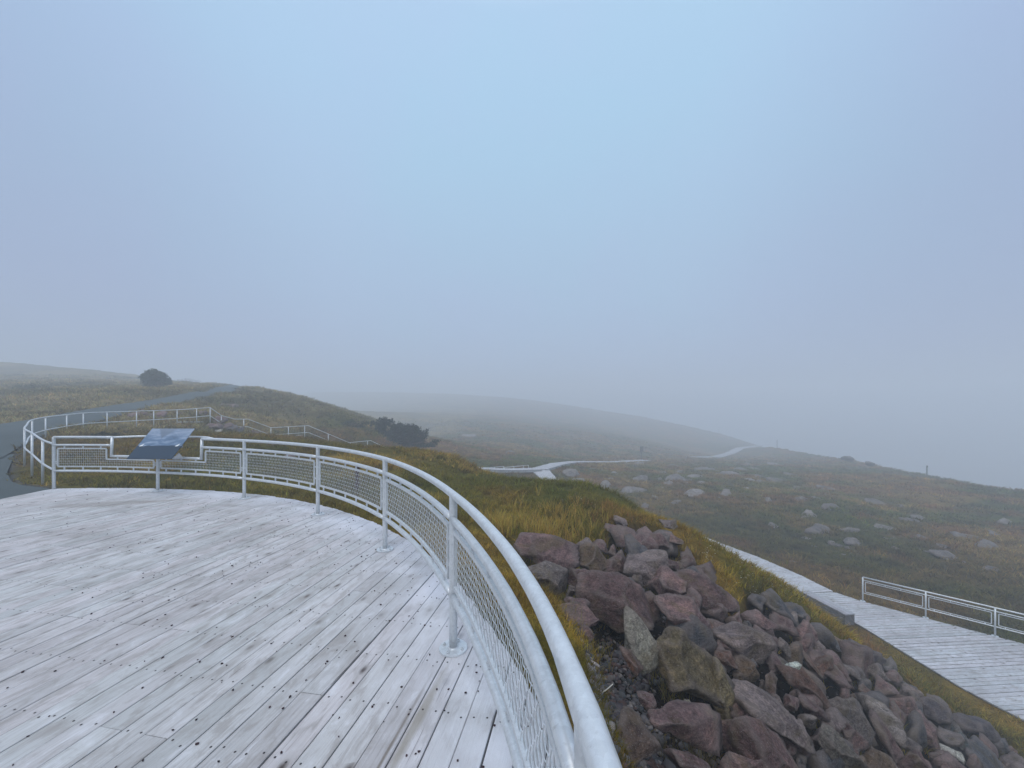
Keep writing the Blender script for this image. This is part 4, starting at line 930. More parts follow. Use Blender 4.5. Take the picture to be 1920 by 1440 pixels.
ROCKS = [
 (R7, [(105,205),(160,170),(250,160),(430,200),(488,240),(465,290),(440,345),(330,300),(180,280)], PURP, 'wide flat purple boulder at the top left of the pile'),
 (R7, [(165,300),(250,285),(390,315),(418,350),(412,455),(330,430),(205,380)], GREY, 'dark grey flat boulder directly under the wide flat purple one'),
 (R7, [(480,245),(530,202),(600,198),(670,245),(692,330),(640,378),(570,372),(478,315)], BRN, 'rounded brown boulder at the top of the pile beside the wide purple one'),
 (R7, [(438,360),(480,318),(572,322),(568,378),(500,432),(436,402)], PUR2, 'small dark stone wedged beneath the rounded brown boulder'),
 (R7, [(418,410),(450,403),(525,470),(425,468)], GREY, 'small wedge stone left of the big dark purple block'),
 (R7, [(750,228),(900,238),(1002,300),(992,345),(940,425),(800,392),(738,340)], LGREY, 'broad greyish purple boulder right of the rounded brown one near the top of the pile'),
 (R7, [(668,232),(742,228),(755,280),(762,375),(696,332)], PUR2, 'narrow dark stone between the rounded brown boulder and the broad greyish one'),
 (R7, [(748,205),(780,162),(862,132),(955,200),(958,248),(830,248)], PURP, 'peaked purple boulder at the grass edge behind the broad greyish one'),
 (R7, [(606,98),(680,66),(772,84),(784,152),(650,112)], PURP, 'low purple slab sunk in the grass above the pile'),
 (R7, [(718,30),(760,22),(788,75),(765,102),(716,68)], LGREY, 'small grey stone at the mound crest above the low purple slab'),
 (R7, [(868,142),(930,106),(1004,170),(1014,214),(950,204)], PUR2, 'dark purple boulder at the mound edge right of the peaked one'),
 (R7, [(940,40),(1000,35),(1055,72),(1040,110),(970,100)], LGREY, 'grey stone sitting where the mound edge meets the boardwalk'),
 (R7, [(1000,130),(1060,140),(1110,185),(1070,200),(1005,170)], PURP, 'thin purple slab in the grass on the upper right rim of the mound'),
 (R7, [(986,270),(1040,262),(1086,300),(1064,334),(996,318)], PUR2, 'small dark purple stone left of the bluish grey rounded one'),
 (R7, [(518,430),(640,357),(740,370),(922,428),(942,500),(932,548),(884,562),(902,622),(862,684),(788,662),(690,592),(578,550),(568,480)], PUR2, 'largest dark purple block in the upper middle of the pile'),
 (R7, [(938,342),(1040,328),(1124,390),(1122,502),(1062,512),(940,432)], PURP, 'purple boulder overhanging a dark hollow right of the largest block'),
 (R7, [(1075,390),(1160,378),(1290,450),(1432,572),(1412,612),(1280,562),(1130,502)], PUR2, 'long dark purple slab sloping down to the right along the upper rim'),
 (R7, [(1062,310),(1140,292),(1222,350),(1228,398),(1170,392),(1088,340)], SLATE, 'bluish grey rounded stone on the upper rim of the pile'),
 (R7, [(380,480),(480,468),(568,490),(582,548),(470,524)], PURP, 'small flat purple stone left of the largest dark block'),
 (R7, [(390,558),(480,518),(620,545),(765,640),(752,704),(640,622),(438,618)], PURP, 'flat purple brown slab above the gravel hollow'),
 (R7, [(750,625),(832,700),(935,850),(938,1005),(880,962),(838,880),(755,812),(735,740)], PALE, 'pale leaning slab with a rusty side next to the gravel'),
 (R7, [(895,612),(960,598),(1100,700),(1222,790),(1255,900),(1252,1105),(1180,1122),(1000,1012),(938,992),(934,850),(868,700)], OLIV, 'tallest mossy brown boulder in the middle of the pile'),
 (R7, [(1200,793),(1290,850),(1350,978),(1395,1122),(1382,1175),(1290,1132),(1248,1100),(1246,900)], (.19,.155,.085), 'ochre and cream slab leaning on the tallest mossy boulder'),
 (R7, [(978,522),(1070,498),(1200,560),(1284,640),(1278,722),(1240,785),(1140,702),(1000,612)], PURP, 'large purple boulder behind the tallest mossy one'),
 (R9, [(240,60),(300,0),(400,-30),(640,-30),(872,120),(884,210),(852,384),(780,404),(640,342),(440,212),(250,142)], LGREY, 'long grey purple slab lying across the middle of the slope'),
 (R9, [(800,120),(880,83),(962,95),(1064,240),(1042,272),(930,272),(878,212)], GREY, 'grey stone just beyond the lower end of the long grey purple slab'),
 (R9, [(848,420),(980,328),(1072,318),(1234,390),(1394,640),(1388,784),(1350,804),(1180,732),(960,602),(898,522)], REDB, 'reddish brown boulder beneath the white quartz cap'),
 (R9, [(206,200),(330,198),(452,290),(524,560),(428,562),(300,352),(206,292)], REDB, 'dark reddish stone in the shade under the long grey purple slab'),
 (R9, [(448,310),(560,318),(732,410),(744,502),(640,544),(508,472)], BRN, 'brown stone between the long grey slab and the broad low slab'),
 (R9, [(738,420),(790,415),(884,500),(894,622),(810,642),(698,654)], PURP, 'small purple stone just left of the white capped boulder'),
 (R9, [(446,732),(540,708),(840,778),(1004,850),(1224,1000),(1364,1150),(1354,1342),(1270,1404),(1160,1322),(900,1152),(740,1072),(498,952)], LGREY, 'broad smooth grey slab at the bottom centre of the pile'),
 (R9, [(1216,1010),(1420,998),(1502,1040),(1644,1200),(1780,1500),(1300,1560),(1346,1342),(1356,1200)], (.15,.135,.115), 'wide grey brown boulder at the bottom edge right of the broad smooth slab'),
 (R9, [(326,900),(500,952),(740,1072),(862,1182),(1100,1252),(1204,1372),(1240,1560),(800,1560),(498,1302),(398,1122),(346,1000)], PUR2, 'rough dark purple boulder in front of the broad smooth grey slab'),
 (R9, [(410,1420),(520,1318),(662,1328),(834,1400),(900,1560),(400,1560)], PURP, 'purple stone cut by the bottom edge of the picture left of centre of the pile'),
 (R9, [(956,680),(1020,628),(1064,720),(1106,820),(1094,905),(998,842)], PURP, 'upright purple splinter above the broad smooth grey slab'),
 (R9, [(1038,658),(1200,718),(1426,850),(1384,944),(1290,902),(1098,802)], PUR2, 'dark slab between the purple splinter and the wide brownish boulder'),
 (R9, [(1096,828),(1290,918),(1344,980),(1244,1004),(1118,932)], GREY, 'small grey slab tucked under the dark slab behind the broad smooth one'),
 (R9, [(1386,558),(1520,598),(1660,678),(1704,780),(1884,960),(1890,1052),(1700,1004),(1500,962),(1380,882),(1358,800),(1386,700)], GREY, 'large grey boulder right of the white capped one'),
 (R9, [(1346,940),(1560,988),(1884,1100),(1890,1205),(1700,1304),(1600,1152),(1456,1012)], PUR2, 'dark purple boulder above the wide brownish one at the bottom'),
 (R9, [(1096,270),(1180,266),(1384,500),(1384,544),(1300,504),(1206,380)], REDB, 'thin reddish stone just above the white quartz cap'),
 (R9, [(1206,200),(1330,268),(1454,420),(1604,560),(1664,644),(1580,604),(1400,544),(1256,400)], PURP, 'long narrow purple slab sloping right above the large grey boulder'),
 (R9, [(996,100),(1200,86),(1244,200),(1160,274),(1036,204)], PUR2, 'dark purple block just under the tilted dark blue slate'),
 (R5, [(742,820),(830,792),(932,820),(1024,890),(1014,962),(960,1004),(850,952),(798,882)], PURP, 'small clean purple stone perched above the gravel near the railing'),
 (R5, [(696,1010),(800,1028),(960,898),(1080,898),(1304,1010),(1444,1230),(1446,1322),(1380,1354),(1240,1232),(1050,1132),(960,1152),(778,1062)], PURP, 'long purple boulder below the small clean purple stone'),
 (R5, [(540,1112),(620,1088),(690,1058),(762,1053),(904,1140),(1054,1260),(1090,1370),(1000,1352),(800,1312),(596,1232)], (.13,.088,.068), 'orange brown flat boulder nearest the railing at the bottom'),
 (R5, [(1056,1260),(1170,1228),(1304,1300),(1470,1420),(1500,1560),(1200,1560),(1076,1352)], PUR2, 'purple boulder at the bottom edge right of the orange brown one'),
 (R5, [(1146,912),(1200,882),(1272,918),(1324,990),(1282,1014),(1180,934)], (.42,.40,.32), 'cream white stone lying on top of the long purple boulder'),
 (R5, [(386,382),(420,338),(500,348),(524,420),(450,454)], PUR2, 'small purple stone at the left end of the gravel hollow'),
 (R5, [(636,450),(720,438),(864,620),(908,780),(850,774),(698,562)], REDB, 'rusty brown slab face beside the pale leaning one'),
 (R5, [(468,580),(490,572),(555,640),(556,678),(530,670),(480,612)], (.50,.46,.46), 'white splintered chunk lying on the grass edge by the gravel'),
 (R8, [(-4,568),(70,566),(184,640),(254,700),(170,714),(60,644),(-4,622)], PURP, 'mid sized purple slab below the dark blue slate on the right rim'),
 (R8, [(38,460),(110,453),(204,540),(244,620),(254,644),(190,624),(108,542)], SLATE, 'tilted dark blue slate on the right rim of the pile'),
 (R8, [(206,538),(280,543),(374,610),(300,624),(248,592)], SLATE, 'flat blue grey slab on the rim right of the tilted slate'),
 (R8, [(256,640),(330,618),(384,640),(374,762),(300,774),(248,702)], PURP, 'squarish purple stone below the flat blue grey slab'),
 (R8, [(378,628),(440,688),(534,780),(624,830),(580,834),(478,782),(398,722)], SLATE, 'long thin slate sloping beside the reddish grass tuft'),
 (R8, [(498,748),(620,758),(774,820),(774,892),(690,904),(588,834)], (.085,.075,.09), 'flat dark violet slab at the grass edge above the lower deck'),
 (R8, [(538,868),(600,858),(654,930),(654,964),(558,922)], GREY, 'small grey stone left of the flat dark violet slab foot'),
 (R8, [(598,958),(680,968),(724,1020),(704,1084),(618,1032)], PURP, 'small purple stone right above the pale long slab'),
 (R8, [(608,1018),(690,1078),(784,1150),(888,1275),(850,1284),(758,1232),(688,1142)], (.26,.23,.215), 'pale long slab pointing down to the right in the lower pile'),
 (R8, [(778,1038),(880,1008),(974,1080),(984,1152),(900,1164),(798,1102)], PURP, 'rounded purple stone right of the pale long slab'),
 (R8, [(648,898),(740,878),(814,930),(804,974),(718,962)], GREY, 'grey stone below the flat dark violet slab'),
 (R8, [(868,958),(920,956),(964,1020),(930,1054),(878,1022)], SLATE, 'small bluish stone by the grass right of the lower pile'),
 (R8, [(958,1068),(1060,1078),(1154,1160),(1132,1234),(1028,1182)], (.085,.075,.085), 'dark violet slab at the grass edge near the slate blade'),
 (R8, [(1128,1172),(1180,1218),(1234,1330),(1232,1356),(1148,1282)], (.13,.15,.16), 'upright blue grey slate blade at the lower right'),
 (R8, [(1216,1268),(1270,1247),(1394,1360),(1480,1480),(1340,1500),(1238,1342)], SLATE, 'dark slate slab at the bottom right corner of the pile'),
 (R8, [(1086,1332),(1180,1326),(1254,1380),(1244,1424),(1148,1392)], WHT, 'yellowish white rounded stone near the bottom right'),
 (R8, [(1050,1352),(1150,1402),(1260,1432),(1270,1500),(1040,1500)], PUR2, 'dark stone under the yellowish white one'),
 (R8, [(876,1108),(980,1148),(1084,1230),(1094,1294),(1000,1334),(898,1222)], PURP, 'purple boulder left of the upright slate blade'),
 (R8, [(696,1148),(850,1288),(904,1400),(830,1404),(748,1282)], PUR2, 'dark narrow slab under the pale long one'),
 (R8, [(1148,1150),(1280,1158),(1434,1260),(1404,1304),(1198,1232)], (.085,.075,.085), 'low dark slab half hidden in grass at the lower right rim'),
 (R8, [(900,1290),(1010,1340),(1060,1500),(880,1500),(840,1400)], PUR2, 'dark purple boulder at the bottom edge left of the yellowish white stone'),
 (R8, [(640,1290),(750,1300),(850,1400),(870,1500),(660,1500)], BRN, 'brown boulder at the bottom edge under the dark narrow slab'),
 (R8, [(900,995),(960,1030),(1010,1080),(985,1120),(930,1080)], GREY, 'thin grey stone along the lower grass edge left of the dark violet slabs'),
 (R8, [(730,905),(790,915),(812,940),(760,945)], (.40,.34,.18), 'small yellow lichened stone at the grass edge beneath the violet slab'),
 (R8, [(450,830),(520,850),(610,960),(630,1030),(560,1010),(480,920)], PURP, 'purple slab in the right middle of the pile above the pale long slab'),
 (R8, [(380,800),(440,820),(470,900),(440,960),(385,900)], REDB, 'reddish stone right of the white capped boulder'),
]
STOP = set('at under directly beside in right left on by next above below between cut wedged sunk behind sloping overhanging lying leaning with just where tucked perched nearest pointing of near showing just beneath across beyond sitting half standing alone along that out far before seen from among upslope'.split())
REFS = []
def short(lab):
    o_ = []
    for w_ in lab.replace(',', '').split():
        if w_ in STOP and len(o_) > 1: break
        o_.append(w_)
    return ' '.join(o_[:5])
USED = set()
def rel_label(px, py, size_w, col_w, kind_w, refs, tail=''):
    opts = sorted(refs, key=lambda q: math.hypot(q[0]-px, q[1]-py))
    for q in opts[:6]:
        dx, dy = px-q[0], py-q[1]
        d = ('right of' if dx > 0 else 'left of') if abs(dx) > 1.8*abs(dy) else (('above' if dy < 0 else 'below') if abs(dy) > 1.8*abs(dx) else ('upper ' if dy < 0 else 'lower ')+('right of' if dx > 0 else 'left of'))
        l_ = f'{size_w} {col_w} {kind_w} {d} the {q[2]}{tail}'
        if l_ not in USED and len(l_.split()) <= 16: USED.add(l_); return l_
    return f'{size_w} {col_w} {kind_w} second nearest {d} the {q[2]}'
for i, (org, poly, colr, lab) in enumerate(ROCKS):
    REFS.append((org[0][0]+sum(a for a, b in poly)/len(poly)/org[1], org[0][1]+sum(b for a, b in poly)/len(poly)/org[1], short(lab)))
    A_ = abs(sum(poly[k][0]*poly[(k+1) % len(poly)][1]-poly[(k+1) % len(poly)][0]*poly[k][1] for k in range(len(poly))))/2/org[1]**2
    if max(colr) > .16 and colr is not LGREY: kw = dict(rough=.8)
    else: kw = {}
    px_rock(poly, org[0], org[1], colr, lab, sub=5 if A_ > 2500 else 4, seed=100+i, pw=random.choice((26, 36, 50)), group='boulders of the rock pile', **kw)
# the white quartz cap is a part of its boulder
capb = [o for o in bpy.data.objects if o.get('label') == 'reddish brown boulder beneath the white quartz cap'][0]
capb['label'] = 'reddish brown boulder with a white quartz top in the middle pile'
cp = px_rock([(848,420),(910,372),(980,322),(1072,312),(1150,350),(1238,388),(1120,448),(1010,512),(905,520)], *R9, (.55, .60, .54), None, name='quartz_cap', sub=5, seed=77, thick=.5, push=.17)
cp.location -= capb.location; cp.parent = capb
for k_ in ('category', 'group'):
    if k_ in cp: del cp[k_]
# small broken rocks filling the pile
rng = np.random.default_rng(12); n = 0; placed = []
cols = [PURP, PUR2, GREY, BRN, LGREY, PURP, SLATE, PUR2, PURP]; cnames = ['purple', 'dark purple', 'grey', 'brown', 'light grey', 'purple', 'bluish', 'dark purple', 'purple']
tries = 0
while n < 130 and tries < 9000:
    tries += 1
    px = rng.uniform(960, 1915); py = rng.uniform(1010, 1440); D = hit(px, py, 1., 20)
    if D is None: continue
    x, y, z = P3(px, py, D)
    if not in_poly(np.array([x]), np.array([y]), ROCKP)[0] or x < 1.25+.0*y: continue
    if x < 1.9 and y < 4.6: continue
    s = rng.uniform(.12, .32)*(1.25 if D > 6 else .9)
    if any(math.hypot(px-a, py-b) < .45*(s*F/D+c_) for a, b, c_ in placed): continue
    placed.append((px, py, s*F/D)); k = rng.integers(5, 8); an = np.sort(rng.uniform(0, 2*math.pi, k)+0)
    an = np.arange(k)*2*math.pi/k+rng.normal(0, .22, k); rr = s*F/D*rng.uniform(.75, 1.15, k); el = rng.uniform(.6, 1); ro = rng.uniform(.2, 1.0)
    poly = [(px+r_*math.cos(a)*math.cos(ro)-r_*el*math.sin(a)*math.sin(ro), py+r_*math.cos(a)*math.sin(ro)+r_*el*math.sin(a)*math.cos(ro)) for a, r_ in zip(an, rr)]
    ci = rng.integers(len(cols))
    px_rock(poly, (0, 0), 1, tuple(np.array(cols[ci])*rng.uniform(.8, 1.15)), rel_label(px, py, 'tiny' if s < .16 else ('small' if s < .24 else 'middling'), cnames[ci], 'broken rock', REFS), name='rock', sub=3, seed=500+n,
            group='small broken rocks filling the rock pile', push=-.30*s-.10, cat='rock'); n += 1
# pale boulders on the moor
MG = (.15, .14, .14); ML = (.24, .225, .22)
MOOR = [(1070,886,30,26,ML,'blocky pale boulder beside the bend of the far boardwalk'),(1082,901,30,20,ML,'low pale boulder just below the blocky one by the boardwalk bend'),(1099,907,14,12,ML,None),(1136,909,24,22,ML,'egg shaped pale boulder left of the big domed one'),
 (1188,921,50,26,ML,'big domed pale boulder at the near left of the moor'),(1150,887,20,12,ML,None),(1144,898,12,10,ML,None),(1228,934,20,12,ML,None),(1206,949,26,14,MG,None),(1265,943,28,18,MG,'dark rounded boulder right of the big domed one'),
 (1304,925,44,22,ML,'long oval pale boulder in the middle of the near moor'),(1318,906,26,12,ML,'small flat pale rock above the long oval boulder'),(1361,924,24,30,ML,'pointed pale boulder right of the long oval one'),(1348,934,14,10,ML,None),(1260,874,24,14,MG,None),(1200,896,32,16,MG,None),
 (1266,896,38,24,MG,'cluster like grey boulder upslope of the long oval one'),(1322,880,50,14,MG,'wide grey rock below the farther boardwalk'),(1352,890,40,16,MG,None),(1405,917,24,10,ML,None),(1442,938,18,18,ML,'small upright white boulder alone on the green moor'),
 (1453,987,30,24,ML,'rounded pale boulder with dark left side below the small white one'),(1462,901,50,12,MG,None),(1508,937,36,28,ML,'squarish pale boulder in the centre of the moor'),(1524,972,36,28,ML,'upper block of the large split outcrop'),(1537,992,56,34,MG,'large split grey outcrop in the middle of the moor'),
 (1562,953,44,30,MG,'broad grey hump right of the squarish pale boulder'),(1616,981,46,14,ML,'long low pale ledge right of the split outcrop'),(1662,989,48,18,ML,'long low ledge just right of the first pale ledge'),(1590,995,40,8,ML,None),(1603,1016,44,16,ML,'flat pale rock low on the moor above the lower railing'),(1583,1039,10,5,ML,None),
 (1489,1053,16,14,MG,'small grey stone in the grass beside the lower boardwalk'),(1732,1009,48,16,MG,'low grey ledge right of centre on the moor'),(1852,1021,50,22,MG,'broad grey ledge at the right edge of the moor'),(1640,941,50,10,MG,None),(1712,976,50,8,MG,None),(1802,1002,60,12,MG,None),
 (1590,859,26,10,MG,'low rock standing out on the skyline, left of two'),(1630,868,22,7,MG,'smaller rock standing out on the skyline, right of two'),(878,816,34,7,ML,'pale flat rock far off on the misty hillside'),(958,850,24,12,MG,'faint grey rock on the hillside left of the junction'),
 (1212,962,26,18,MG,None),(1258,985,26,22,MG,'grey boulder at the right end of the near mound'),(1160,935,18,10,ML,None),(1110,880,14,10,MG,None),(1240,915,14,8,ML,None),(1290,900,22,10,MG,None),(1385,880,30,10,MG,None),(1420,893,30,9,MG,None),(1500,915,26,9,MG,None),(1550,915,40,10,MG,None),(1680,1010,30,9,MG,None),(1770,1040,60,16,MG,None),(1860,1065,40,12,MG,None),(1700,950,30,8,MG,None),(1480,890,26,8,MG,None)]
_r = np.random.default_rng(77)
for _k in range(46):
    _px = _r.uniform(1180, 1460) if _k < 24 else _r.uniform(1460, 1900); _py = (_r.uniform(868, 915) if _k < 24 else 905+(_px-1460)*.16+_r.uniform(0, 110)); _w = _r.uniform(14, 40)
    MOOR.append((_px, _py, _w, _w*_r.uniform(.22, .42), MG if _r.random() < .6 else ML, None))
MREF = [(q[0], q[1], short(q[5])) for q in MOOR if q[5]]
for i, (px, py, w_, h_, c_, lab) in enumerate(MOOR):
    rng = np.random.default_rng(900+i); k = 8; an = np.arange(k)*2*math.pi/k+rng.normal(0, .18, k); rr = rng.uniform(.82, 1.12, k)
    sl = .22 if px > 1400 else 0
    poly = [(px+w_/2*r_*math.cos(a), py+h_/2*r_*math.sin(a)+w_/2*sl*math.cos(a)) for a, r_ in zip(an, rr)]
    h_ *= .85; c_ = tuple(np.array(c_)*.88); D0 = hit(px, py+h_*.1, 15)
    if D0 is None: D0 = hit(px, py+h_+8, 15) or 60
    px_rock(poly, (0, 0), 1, tuple(np.array(c_)*rng.uniform(.8, 1.15)), lab or rel_label(px, py, 'low', 'pale' if c_[0] > .18 else 'grey', 'moor stone', MREF), rough=1.7, sub=4 if w_ > 28 else 3, seed=900+i, name='boulder' if lab else 'rock', pw=26, chips=12,
            group='boulders out on the moor' if lab else 'small stones out on the moor', push=0, Dfix=D0, thick=.8, tilt=(10, 40), lower=.22*h_, cat='boulder' if lab else 'rock')
# rocks between the road fence and the stairs
RD = [(250,779,34,12,PURP,'purple rock at the left end of the row behind the road fence'),(276,778,28,12,PUR2,'dark rock second in the row behind the road fence'),(303,779,30,13,PURP,'purple rock in the middle of the row behind the road fence'),(330,776,26,12,BRN,'brown rock in the row behind the road fence, before the greenish one'),(353,774,30,12,(.12,.125,.10),'greenish rock near the right end of the road fence'),
 (376,777,26,14,PUR2,'dark purple rock at the right end of the road fence'),(408,789,34,16,PUR2,'dark boulder in the cluster at the head of the stairs'),(400,798,30,12,PURP,None),(424,799,30,12,PUR2,None),(436,803,30,14,SLATE,'bluish dark boulder right of the white stone under the stairs'),(449,806,16,20,SLATE,'narrow dark upright stone under the stair handrail'),
 (409,808,20,6,WHT,'flat white stone in the grass beneath the stair handrail'),(478,812,26,8,PUR2,None),(430,763,36,12,PURP,'purple rock on the bank just right of the road fence end'),(452,768,30,10,PURP,None),(412,762,24,10,BRN,None),(392,776,16,10,PURP,None),(560,818,22,5,ML,'flat pale slab in the grass below the second landing'),(500,818,24,8,PUR2,None),(266,771,22,8,PURP,None),(345,767,20,8,PURP,None),
 (520,835,40,12,PUR2,'dark stone showing behind the middle of the deck railing'),(590,842,36,10,PUR2,'dark stone right of the last one, behind the deck railing'),(540,862,46,12,LGREY,'pale purple stone seen through the wire mesh of the deck railing')]
RREF = [(q[0], q[1], short(q[5])+' near the fence') for q in RD if q[5]]
for i, (px, py, w_, h_, c_, lab) in enumerate(RD):
    rng = np.random.default_rng(1300+i); k = 7; an = np.arange(k)*2*math.pi/k+rng.normal(0, .2, k); rr = rng.uniform(.8, 1.15, k)
    poly = [(px+w_/2*r_*math.cos(a), py+h_/2*r_*math.sin(a)) for a, r_ in zip(an, rr)]
    px_rock(poly, (0, 0), 1, c_, lab or rel_label(px, py, 'small', 'purple', 'rock', RREF), sub=3, seed=1300+i, group='rocks by the road fence and stairs', Dfix=hit(px, py+h_*.2, 6, 90), thick=.8, name='rock', cat='rock')
# ------------------------------------------------------------------ grass
def ground_z(x, y):
    z, dR, dB, dL = terr(x, y)
    z = np.where(in_deck(x, y, .25), np.minimum(z, -.1), z)
    for ln, zs, wd in ((BW1, BZ1, 1.3), (BW2, BZ2, 1.2), (BW3, BZ3, 1.2), (BW4, BZ4, 1.1)):
        d, zz = line_z(ln, zs, x, y); k = sstep(wd, wd+1.4, d); z = np.minimum(z, (zz-.14)*(1-k)+z*k)
    kL = sstep(.05, .9, dL); z = (LOWZ-.065)*(1-kL)+z*kL; z = z-.34*(1-sstep(.12, 1.1, seg_dist(x, y, [(12.72, 14.9), (12.42, 17.0)])))
    z = z-.42*rock_mask(x, y)
    return z, dR, dB, dL
def blades(cx, cy, cz, n, h, w, col, spread, rng, lean=.5, tipc=None):
    """n blades around each tuft centre -> verts, quads, tris, colours"""
    T = len(cx); N = T*n; rep = lambda a: np.repeat(a, n)
    a = rng.uniform(0, 2*np.pi, N); rr = rng.uniform(0, 1, N)**.7*rep(spread)
    x = rep(cx)+rr*np.cos(a); y = rep(cy)+rr*np.sin(a); z = rep(cz)-.02
    H_ = rep(h)*rng.uniform(.55, 1.15, N); W_ = rep(w)*rng.uniform(.7, 1.3, N)
    la = a+rng.normal(0, .9, N); ld = H_*lean*rng.uniform(.15, 1.0, N)
    lx = np.cos(la)*ld; ly = np.sin(la)*ld
    fa = rng.uniform(0, np.pi, N); wx = np.cos(fa)*W_/2; wy = np.sin(fa)*W_/2
    V = np.empty((N, 5, 3)); o = np.stack([x, y, z], -1); wv = np.stack([wx, wy, 0*wx], -1)
    V[:, 0] = o-wv; V[:, 1] = o+wv
    m = o+np.stack([lx*.3, ly*.3, H_*.55], -1); V[:, 2] = m-wv*.75; V[:, 3] = m+wv*.75
    V[:, 4] = o+np.stack([lx, ly, H_*.97], -1)
    k = np.arange(N)[:, None]*5
    C = np.repeat(col, n, axis=0)*rng.uniform(.65, 1.4, (N, 1))
    C = C*(1+rng.normal(0, .08, (N, 3))); CV = np.repeat(C[:, None], 5, 1)
    tp = np.array((.38, .28, .06)) if tipc is None else np.array(tipc); ks = rng.uniform(0, .55, N)[:, None]
    CV[:, 4] = C*(1-ks)+tp*ks
    return V.reshape(-1, 3), np.concatenate([k+0, k+1, k+3, k+2], 1), np.concatenate([k+2, k+3, k+4], 1), np.clip(CV.reshape(-1, 3), .005, 1)
class Acc:
    def __init__(s): s.V = []; s.Q = []; s.T = []; s.C = []; s.n = 0
    def add(s, r):
        V, Q_, T_, C = r; s.V.append(V); s.Q.append(Q_+s.n); s.T.append(T_+s.n); s.C.append(C); s.n += len(V)
rng = np.random.default_rng(5); G_ = Acc()
def scatter(N, dmin, dmax, amin=-58, amax=58, power=1.0):
    a = np.radians(rng.uniform(amin, amax, N)); d = dmin*(dmax/dmin)**(rng.uniform(0, 1, N)**power); x = np.tan(a)*d if False else np.sin(a)*d; y = np.cos(a)*d
    return x, y
x, y = scatter(82000, 1.3, 150)
z, dR, dB, dL = ground_z(x, y); r = np.hypot(x, y)
ok = ~in_deck(x, y, .03) & (np.minimum(dR, 9) > .03+np.abs(rng.normal(.0, .14, len(x)))) & (dL > .03) & (dB > np.where(r > 35, .95, .85)) & ((rock_mask(x, y) < .4) | (rng.random(len(x)) < .02))
ok &= seg_dist(x, y, [(12.9, 14.9), (12.55, 17.1)]) > .7
ok &= ~((x < -9.2) & (x > -10.5) & (y < 8.6))
thin = fbm(x, y, 1.1, 3, 81); ok &= (thin > .42) | (rng.random(len(x)) < .22) | (r > 20)
x, y, z, r = x[ok], y[ok], z[ok], r[ok]; n = len(x)
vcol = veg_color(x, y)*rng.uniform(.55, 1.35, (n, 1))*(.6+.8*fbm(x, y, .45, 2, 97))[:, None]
hh = np.interp(r, [1.5, 4, 10, 20, 30, 80], [.075, .11, .15, .19, .24, .34])*(.6+.9*fbm(x, y, 1.8, 3, 91))*rng.uniform(.7, 1.25, n)
hh *= .65+.35*sstep(4, 8, r)
hh = np.where(poly_dist(x, y, PADP) < .5, hh*.45, hh); hh *= np.interp(np.minimum(dB[ok], dL[ok]), [0, 1.2], [.55, 1])
ww = np.maximum(.0035, .0013*r)
G_.add(blades(x, y, z, 11, hh, ww, vcol, np.interp(r, [1, 5, 20, 80], [.05, .08, .16, .5]), rng, lean=1.7))
# taller straw and green tufts
def tufts(lst):
    for px, py, hpx, cnt, spr, colr, *D_ in lst:
        D = D_[0] if D_ else hit(px, py)
        if D is None: continue
        X_ = (px-CX)*D/F; k = cnt; xx = X_+rng.normal(0, spr*D/F, k); yy = D+rng.normal(0, spr*D/F*1.6, k); kk = ~in_deck(xx, yy, .05) & (seg_dist(xx, yy, BW1) > .85) & (poly_dist(xx, yy, LOWPOLY) > .08); xx = xx[kk]; yy = yy[kk]; k = len(xx)
        zz = ground_z(xx, yy)[0]; hh = np.full(k, hpx*D/F)*rng.uniform(.6, 1.1, k)
        G_.add(blades(xx, yy, zz, 10, hh, np.full(k, max(.0028, .0011*D)), np.tile(np.array(colr), (k, 1)), np.full(k, .05), rng, lean=.8))
ST = (.46, .32, .07); OG = (.23, .19, .030); GR = (.12, .135, .020); RB = (.30, .16, .05)
tufts([(1000, 990, 34, 90, 40, ST), (1060, 985, 36, 90, 34, ST), (1100, 1000, 26, 50, 24, OG), (930, 985, 34, 60, 22, ST), (950, 1010, 26, 50, 18, OG), (1130, 960, 22, 40, 22, RB), (1020, 1020, 22, 50, 40, GR), (1110, 1030, 24, 40, 24, GR),
       (1035, 1108, 34, 12, 16, (.17, .11, .05)), (1180, 1010, 22, 24, 18, ST), (1310, 1345, 70, 16, 8, (.20, .16, .07)), (1255, 1330, 60, 10, 6, (.16, .13, .06)), (1320, 1380, 44, 6, 10, ST), (1100, 1330, 24, 24, 16, GR), (1130, 1360, 26, 24, 14, GR),
       (1200, 1432, 24, 26, 30, OG), (1060, 1190, 18, 30, 16, (.15, .13, .04)), (1090, 1240, 16, 24, 14, (.14, .12, .04)), (1080, 1290, 18, 24, 14, GR), (1475, 1105, 22, 60, 30, OG), (1410, 1060, 14, 60, 26, OG), 
       (1590, 1195, 26, 60, 16, RB), (1610, 1205, 22, 40, 12, RB), (1680, 1262, 18, 40, 20, GR), (1760, 1320, 20, 50, 26, OG), (1850, 1372, 22, 60, 30, OG), (1900, 1420, 26, 40, 22, (.10, .08, .035)),
       (880, 880, 10, 60, 30, ST), (830, 862, 8, 60, 40, ST), (1200, 975, 14, 40, 20, ST), (1260, 1010, 14, 50, 18, ST), (300, 900, 10, 60, 90, ST), (600, 975, 22, 60, 30, OG), (700, 960, 20, 60, 30, OG), (150, 895, 8, 40, 30, OG)])
xx, yy = scatter(5200, 2.6, 15, 3, 52); k = (rock_mask(xx, yy) > .3) & (fbm(xx, yy, .9, 2, 55) > .60); xx, yy = xx[k], yy[k]
